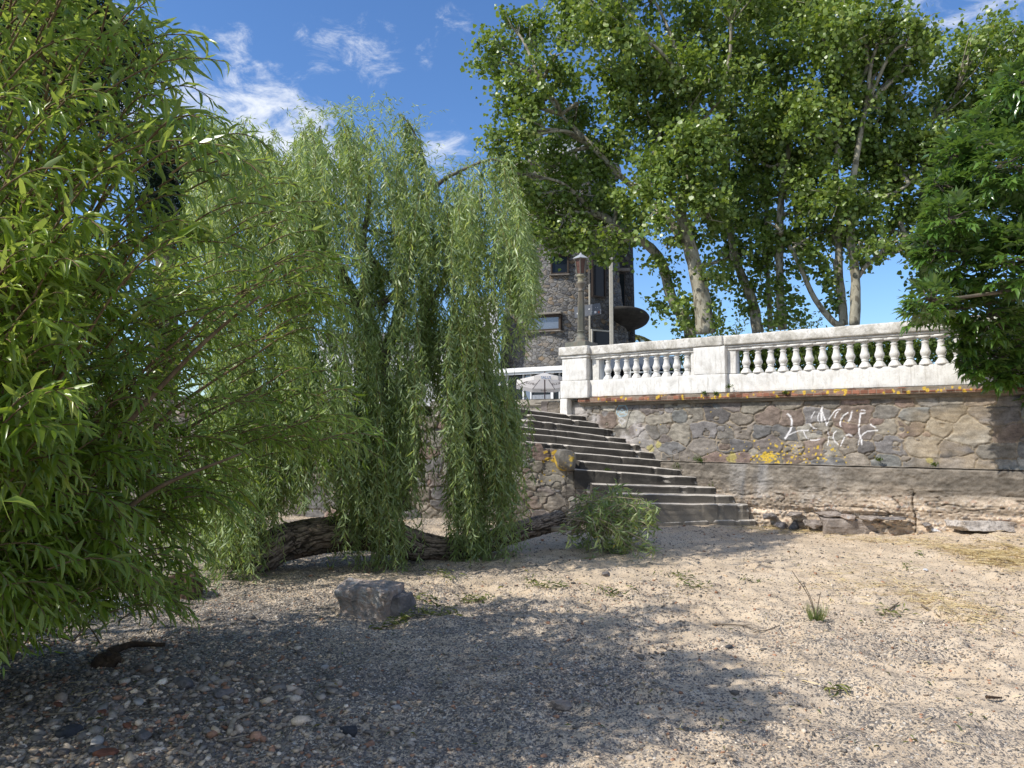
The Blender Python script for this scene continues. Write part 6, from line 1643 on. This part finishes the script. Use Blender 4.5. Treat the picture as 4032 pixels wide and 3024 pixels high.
# ================================================================== light, sky, camera
sun_dir = unit(np.array([-.91, -.41, 1.0]))
el = math.asin(sun_dir[2]); az = math.atan2(sun_dir[0], sun_dir[1])
sl = bpy.data.lights.new('sun', 'SUN'); sl.energy = 5.0; sl.angle = R(.53); sl.color = (1, .955, .88)
so_ = bpy.data.objects.new('sun', sl); COL.objects.link(so_); so_.location = (-20, -5, 30)
so_.rotation_euler = Vector(-sun_dir).to_track_quat('-Z', 'Y').to_euler()
w = bpy.data.worlds.new('World'); scene.world = w; w.use_nodes = True
nt = w.node_tree; nt.nodes.clear(); N = nt.nodes.new; Lk = nt.links.new
out = N('ShaderNodeOutputWorld'); bg = N('ShaderNodeBackground'); Lk(bg.outputs[0], out.inputs[0]); bg.inputs['Strength'].default_value = .14
sky = N('ShaderNodeTexSky'); sky.sky_type = 'NISHITA'; sky.sun_disc = False; sky.sun_elevation = el; sky.sun_rotation = az; sky.air_density = 1.0; sky.dust_density = .4; sky.ozone_density = 2.2
tc_ = N('ShaderNodeTexCoord'); nrm = N('ShaderNodeVectorMath'); nrm.operation = 'NORMALIZE'; Lk(tc_.outputs['Generated'], nrm.inputs[0])
def mth(op, a, b=0., c_=None):
    m = N('ShaderNodeMath'); m.operation = op
    for i, v_ in enumerate((a, b) + ((c_,) if c_ is not None else ())):
        if hasattr(v_, 'links'): Lk(v_, m.inputs[i])
        else: m.inputs[i].default_value = v_
    return m.outputs[0]
def mrange(x, a, b):
    m = N('ShaderNodeMapRange'); m.interpolation_type = 'SMOOTHSTEP'; Lk(x, m.inputs[0]); m.inputs[1].default_value = a; m.inputs[2].default_value = b; return m.outputs[0]
mask = None
for (dx, dy, ra, am) in ((505, 105, 50, .75), (440, 80, 30, .4), (690, 105, 60, .7), (800, 115, 75, .85), (730, 95, 60, .5), (985, 70, 55, .6), (930, 110, 40, .4), (590, 215, 70, .7), (470, 210, 70, .6), (640, 220, 50, .5), (560, 350, 200, 1.7), (430, 320, 150, 1.5), (670, 350, 130, 1.5), (400, 180, 80, .8), (240, 180, 160, 1.1), (960, 340, 80, .9), (990, 400, 70, .6), (2000, 20, 150, 1.0), (2120, 60, 130, .9), (1220, 60, 60, .9), (1020, 450, 60, .7), (300, 300, 160, .8), (2060, -120, 250, 1.), (90, 60, 160, .8)):
    d = unit(ray(dx * 1.8228, dy * 1.8228)); ang_ = math.atan(ra * 1.8228 / F)
    dp = N('ShaderNodeVectorMath'); dp.operation = 'DOT_PRODUCT'; Lk(nrm.outputs[0], dp.inputs[0]); dp.inputs[1].default_value = tuple(d)
    g_ = mth('MULTIPLY', mrange(dp.outputs['Value'], math.cos(ang_ * 1.15), math.cos(ang_ * .15)), am)
    mask = g_ if mask is None else mth('MAXIMUM', mask, g_)
mp = N('ShaderNodeMapping'); mp.inputs['Rotation'].default_value = (0, R(-24), 0); mp.inputs['Scale'].default_value = (1, 1, 1.9); Lk(nrm.outputs[0], mp.inputs[0])
n1 = N('ShaderNodeTexNoise'); Lk(mp.outputs[0], n1.inputs['Vector']); n1.inputs['Scale'].default_value = 21; n1.inputs['Detail'].default_value = 11; n1.inputs['Roughness'].default_value = .68; n1.inputs['Distortion'].default_value = .5
cl = mrange(mth('ADD', n1.outputs['Fac'], mth('MULTIPLY', mask, .20)),   .57, .98)
cl = mth('MULTIPLY', cl, mrange(mask, .02, .35))
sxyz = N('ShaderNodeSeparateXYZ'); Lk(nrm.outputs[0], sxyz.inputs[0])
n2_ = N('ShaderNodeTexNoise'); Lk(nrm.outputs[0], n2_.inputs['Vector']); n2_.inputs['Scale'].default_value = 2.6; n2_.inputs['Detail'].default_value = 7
back = mth('MULTIPLY', mrange(mth('MULTIPLY', sxyz.outputs['Y'], -1.), -.12, .35), mth('MULTIPLY', mrange(n2_.outputs['Fac'], .40, .58), .7))  # unseen clouds added behind the camera as neutral fill light
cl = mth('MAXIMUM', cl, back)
hs = N('ShaderNodeHueSaturation'); hs.inputs['Saturation'].default_value = 1.12; hs.inputs['Value'].default_value = 1.0; Lk(sky.outputs[0], hs.inputs['Color'])
tint = N('ShaderNodeMixRGB'); tint.blend_type = 'MULTIPLY'; tint.inputs[0].default_value = 1; Lk(hs.outputs[0], tint.inputs[1]); tint.inputs[2].default_value = (.95, 1.10, 1.32, 1)
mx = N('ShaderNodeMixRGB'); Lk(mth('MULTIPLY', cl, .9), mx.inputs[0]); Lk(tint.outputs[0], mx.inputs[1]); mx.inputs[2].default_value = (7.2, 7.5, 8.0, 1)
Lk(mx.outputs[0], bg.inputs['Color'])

cam = bpy.data.cameras.new('camera'); cam.sensor_width = 36; cam.lens = 36 * F / 4032.; cam.clip_end = 3000; cam.clip_start = .05
co = bpy.data.objects.new('camera', cam); COL.objects.link(co); co.location = (0, 0, EYE); co.rotation_euler = (math.pi / 2 + TH, 0, 0)
scene.camera = co
scene.view_settings.view_transform = 'Standard'; scene.view_settings.look = 'None'; scene.view_settings.exposure = 0
scene.render.resolution_x = 1024; scene.render.resolution_y = 768
